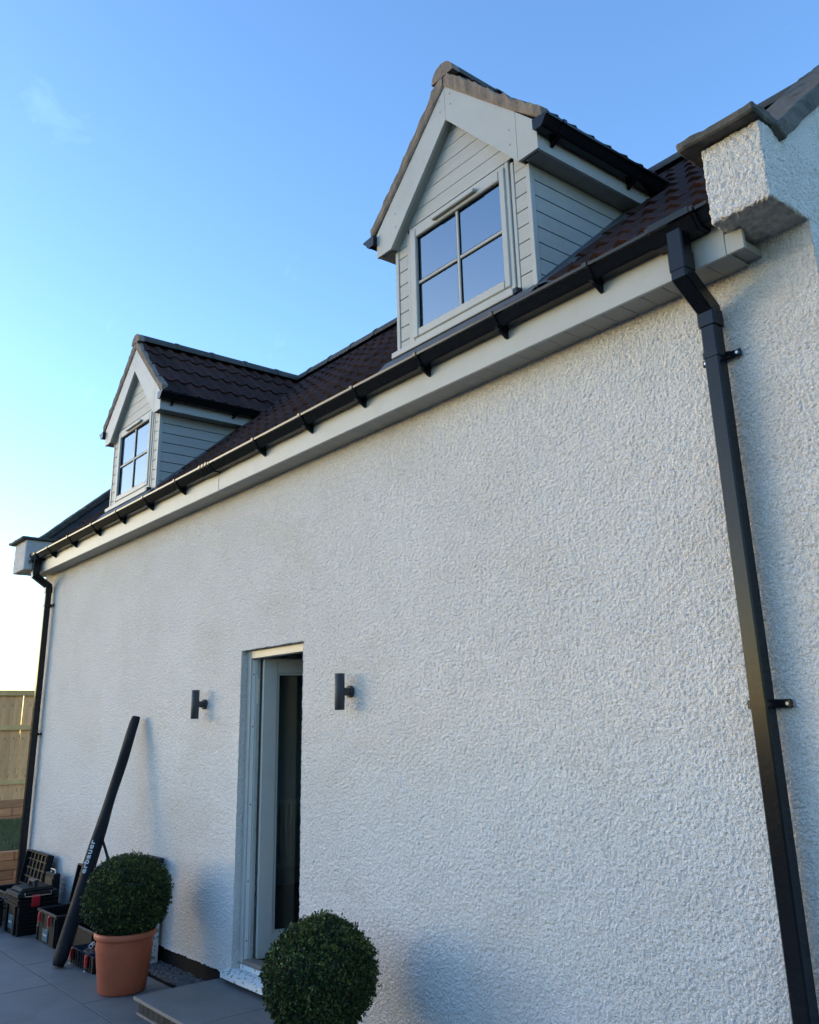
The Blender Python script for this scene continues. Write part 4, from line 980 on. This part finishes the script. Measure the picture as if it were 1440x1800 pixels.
# shallow tray in front
tr = empty('parts_tray', (-7.60, -.36, 0), 'shallow open black parts tray with red latch on the paving', 'tray')
tx0, tx1, ty0, ty1, th_ = -7.80, -7.30, -.475, -.20, .115
b = MB(); w = .012
b.box(tx0, tx1, ty0, ty0 + w, .002, th_, .004); b.box(tx0, tx1, ty1 - w, ty1, .002, th_, .004); b.box(tx0, tx0 + w, ty0 + w, ty1 - w, .002, th_, .004); b.box(tx1 - w, tx1, ty0 + w, ty1 - w, .002, th_, .004); b.box(tx0 + w, tx1 - w, ty0 + w, ty1 - w, .006, .03)
b.obj('body', M_CASE, tr)
for k in range(9): MB().box(tx0 + .03 + k * .052, tx0 + .04 + k * .052, ty0 - .006, ty0 - .0004, .01, th_ - .012, .001).obj('rib', M_CASE2, tr)
for x0, x1, y0, y1 in ((tx0 + .016, tx0 + .17, ty0 + .016, ty0 + .125), (tx0 + .175, tx0 + .33, ty0 + .016, ty0 + .125), (tx0 + .335, tx1 - .016, ty0 + .016, ty0 + .125), (tx0 + .016, tx0 + .25, ty0 + .13, ty1 - .016), (tx0 + .255, tx1 - .016, ty0 + .13, ty1 - .016)):
    c = MB(); e = .005
    c.box(x0, x1, y0, y0 + e, .031, th_ - .006); c.box(x0, x1, y1 - e, y1, .031, th_ - .006); c.box(x0, x0 + e, y0 + e, y1 - e, .031, th_ - .006); c.box(x1 - e, x1, y0 + e, y1 - e, .031, th_ - .006); c.box(x0 + e, x1 - e, y0 + e, y1 - e, .031, .045)
    c.obj('compartment', M_TRAYBLUE, tr)
latch(tr, tx0 + .07, ty0 - .007, .078, .04, .085)
latch(tr, tx0 + .40, ty0 - .007, .078, .04, .085)
# things lying in the tray
tl = empty('white_tube', (-7.55, -.38, .12), 'small white tube lying across the parts tray', 'tube')
MB().cyl((-7.66, -.35, .135), (-7.52, -.42, .150), .016, .016, 14).obj('barrel', M_RAD, tl); MB().cyl((-7.52, -.42, .150), (-7.48, -.44, .155), .010, .004, 10).obj('nozzle', M_CASE, tl)
tg = empty('rag', (-7.57, -.415, .05), 'small crumpled brown rag in the parts tray', 'rag')
gm = bmesh.new(); bmesh.ops.create_icosphere(gm, subdivisions=4, radius=1)
for v in gm.verts:
    v.co = Vector((-7.57 + v.co.x * .062, -.415 + v.co.y * .042, .085 + v.co.z * .035))
    v.co += Vector((math.sin(v.co.x * 210 + v.co.z * 90) * .008, math.sin(v.co.z * 190 + v.co.x * 120) * .007, math.sin(v.co.y * 230 + v.co.x * 150) * .010))
gme = bpy.data.meshes.new('cloth'); gm.to_mesh(gme); gm.free(); smooth(gme); link('cloth', gme, M_MORT, tg)
# carton behind the box ball
ca = empty('carton', (-7.30, -.09, 0), 'tall carton by the wall peeping over the left box ball', 'carton')
MB().box(-7.44, -7.145, -.15, -.03, .036, .735, .004).obj('body', M_SILLP, ca); MB().box(-7.45, -7.135, -.155, -.025, .736, .772, .004).obj('lid', M_CASE2, ca)
MB().box(-7.45, -7.135, -.155, -.025, 0.0, .035, .003).obj('base', M_CASE2, ca)

# ------------------------------------------------------------------ long bag leaning on the wall
bagP = Vector((-7.70, -.60, .0)); bagT = Vector((-7.775, -.075, 1.845))
def bag():
    t = empty('tool_bag', (bagP.x, bagP.y, 0), 'long black nylon tube bag leaning on the white wall', 'bag')
    n = 40; k = 22; ax = (bagT - bagP); L = ax.length; d = ax.normalized()
    side = d.cross(Vector((0, -1, .0))).normalized(); out = side.cross(d).normalized()
    V = []; F = []
    for i in range(n + 1):
        f = i / n
        p = bagP + ax * f + side * (.012 * math.sin(f * 9) * (1 - f)) + Vector((0, .0, .0))
        rx = float(np.interp(f, [0, .06, .25, .45, .62, .9, 1], [.060, .066, .067, .060, .051, .048, .051])) * (1 + .04 * math.sin(f * 13 + 1) + .05 * math.sin(f * 37) + .03 * math.sin(f * 71)); ry = float(np.interp(f, [0, .25, .45, .62, 1], [.050, .056, .050, .042, .040])) * (1 + .05 * math.sin(f * 17))
        if f < .02: rx *= .85; ry *= .8
        if f > .985: ry *= .8
        for j in range(k):
            a = 2 * math.pi * j / k
            w = 1 + .035 * math.sin(a * 3 + f * 22) * (.4 + f)
            V.append(p + side * (rx * math.cos(a) * w) + out * (ry * math.sin(a) * w))
    for i in range(n):
        for j in range(k): F.append((i * k + j, i * k + (j + 1) % k, (i + 1) * k + (j + 1) % k, (i + 1) * k + j))
    F += [tuple(range(k)), tuple(range(n * k, (n + 1) * k))]
    lo = min(v.z for v in V)
    V = [Vector((v.x, v.y, v.z - lo + .001)) for v in V]
    me = MB().add(V, F).mesh('sleeve'); smooth(me); link('sleeve', me, M_BAG, t)
    # end cap collar and foot
    c0 = bagP + Vector((0, 0, -lo)) + ax * .012
    MB().cyl(c0 + side * .03 - d * .0, c0 + side * .03 + d * .05, .028, .034, 16).obj('foot', M_CASE, t)
    # strap hanging behind
    s0 = bagP + ax * .49 + side * (.045) + Vector((0, 0, -lo)); s1 = bagP + ax * .16 + side * .06 + Vector((.14, .16, 0))
    pts = [s0.lerp(s1, q / 14) + Vector((.075 * math.sin(math.pi * q / 14) * .9, .05 * math.sin(math.pi * q / 14), 0)) for q in range(15)]
    V = []; F = []
    for p in pts: V += [p + Vector((-.026, 0, 0)), p + Vector((.026, .004, 0)), p + Vector((.026, .007, 0)), p + Vector((-.026, .003, 0))]
    for q in range(14):
        for j in range(4): F.append((q * 4 + j, q * 4 + (j + 1) % 4, (q + 1) * 4 + (j + 1) % 4, (q + 1) * 4 + j))
    MB().add(V, F).obj('strap', M_BAG, t)
    # lettering running up the sleeve on the side that faces the patio
    f = .405
    p = bagP + ax * f + Vector((0, 0, -lo))
    nrm = (Vector((.78, -.62, .15)) - d * Vector((.78, -.62, .15)).dot(d)).normalized()
    # left edge of the visible face
    yv = nrm.cross(d).normalized()
    pos = p + nrm * .0535
    m = Matrix(((d.x, yv.x, nrm.x, pos.x), (d.y, yv.y, nrm.y, pos.y), (d.z, yv.z, nrm.z, pos.z), (0, 0, 0, 1)))
    cu = text_mesh('erbauer', .056, Matrix.Identity(4), M_WHITE, t, 'lettering')
    # wrap the letters onto the sleeve
    me = cu.data; R0 = .057
    for v in me.vertices:
        x, y, z = v.co; y = y + .012; a = y / R0
        q = p + d * x * 1.30 + nrm * (math.cos(a) * (R0 + .004 + z)) + yv * (math.sin(a) * (R0 + .004 + z))
        v.co = q
    return t
bag()

# ------------------------------------------------------------------ garden beyond: sleepers and fence
def sleepers(X, z0, courses, hh, L, y0, y1, thick, label):
    t = empty('retaining_wall', (X, (y0 + y1) / 2, 0), label, 'retaining wall', 'timber retaining walls of the raised garden')
    for c in range(courses):
        y = y0 - (c % 2) * L * .45
        while y < y1:
            MB().box(X - thick, X + rng.normal(0, .004), y, y + L - .006, z0 + c * hh + .002, z0 + (c + 1) * hh - .003, .006).obj('sleeper', M_SLEEP, t); y += L
sleepers(-12.12, -.05, 4, .106, 1.2, -1.6, 6.0, .095, 'nearer orange timber sleeper wall holding up the lawn edge')
sleepers(-16.74, .28, 3, .128, 1.2, -4.0, 8.0, .095, 'farther timber sleeper wall at the foot of the fence')
fn = empty('garden_fence', (-17.0, 2, .6), 'tall treated timber board fence at the end of the lawn', 'fence')
fb = MB().box(0, .020, 0, .142, .93, 2.44, .002).mesh('fence_board')
y = -4.0
while y < 8.5:
    link('fence_board', fb, M_FENCE, fn, Matrix.Translation((-17.0 + rng.normal(0, .002), y, rng.normal(0, .004))) @ Matrix.Rotation(rng.normal(0, .004), 4, 'X')); y += .1440 + rng.random() * .0025
for z0, z1 in ((2.385, 2.475), (1.80, 1.89), (.90, .985)):
    yy = -4.0
    while yy < 8.4: MB().box(-16.978, -16.93, yy, yy + 2.39, z0, z1, .004).obj('fence_rail', M_RAIL, fn); yy += 2.4
for yy in (-4.0, -1.6, .8, 3.2, 5.6, 8.0): MB().box(-17.11, -17.005, yy - .05, yy + .05, .3, 2.5, .004).obj('fence_post', M_RAIL, fn)
yy = -4.0
while yy < 8.4: MB().box(-17.0, -16.965, yy, yy + 2.39, .63, .895, .004).obj('gravel_board', M_FENCE, fn); yy += 2.4

# unseen board fence added behind the camera, only for reflections and light
bf = empty('garden_fence', (-4, -9.5, 0), 'unseen timber board fence added behind the camera for reflections and light', 'fence')
bb2 = MB().box(0, .142, 0, .02, 0, 1.8, .002).mesh('fence_board')
x = -16.9
while x < 7:
    link('fence_board', bb2, M_FENCE, bf, Matrix.Translation((x, -9.5 + rng.normal(0, .002), rng.normal(0, .004)))); x += .149
for z0 in (.15, .9, 1.7): MB().box(-16.9, 7, -9.479, -9.43, z0, z0 + .09, .004).obj('fence_rail', M_RAIL, bf)
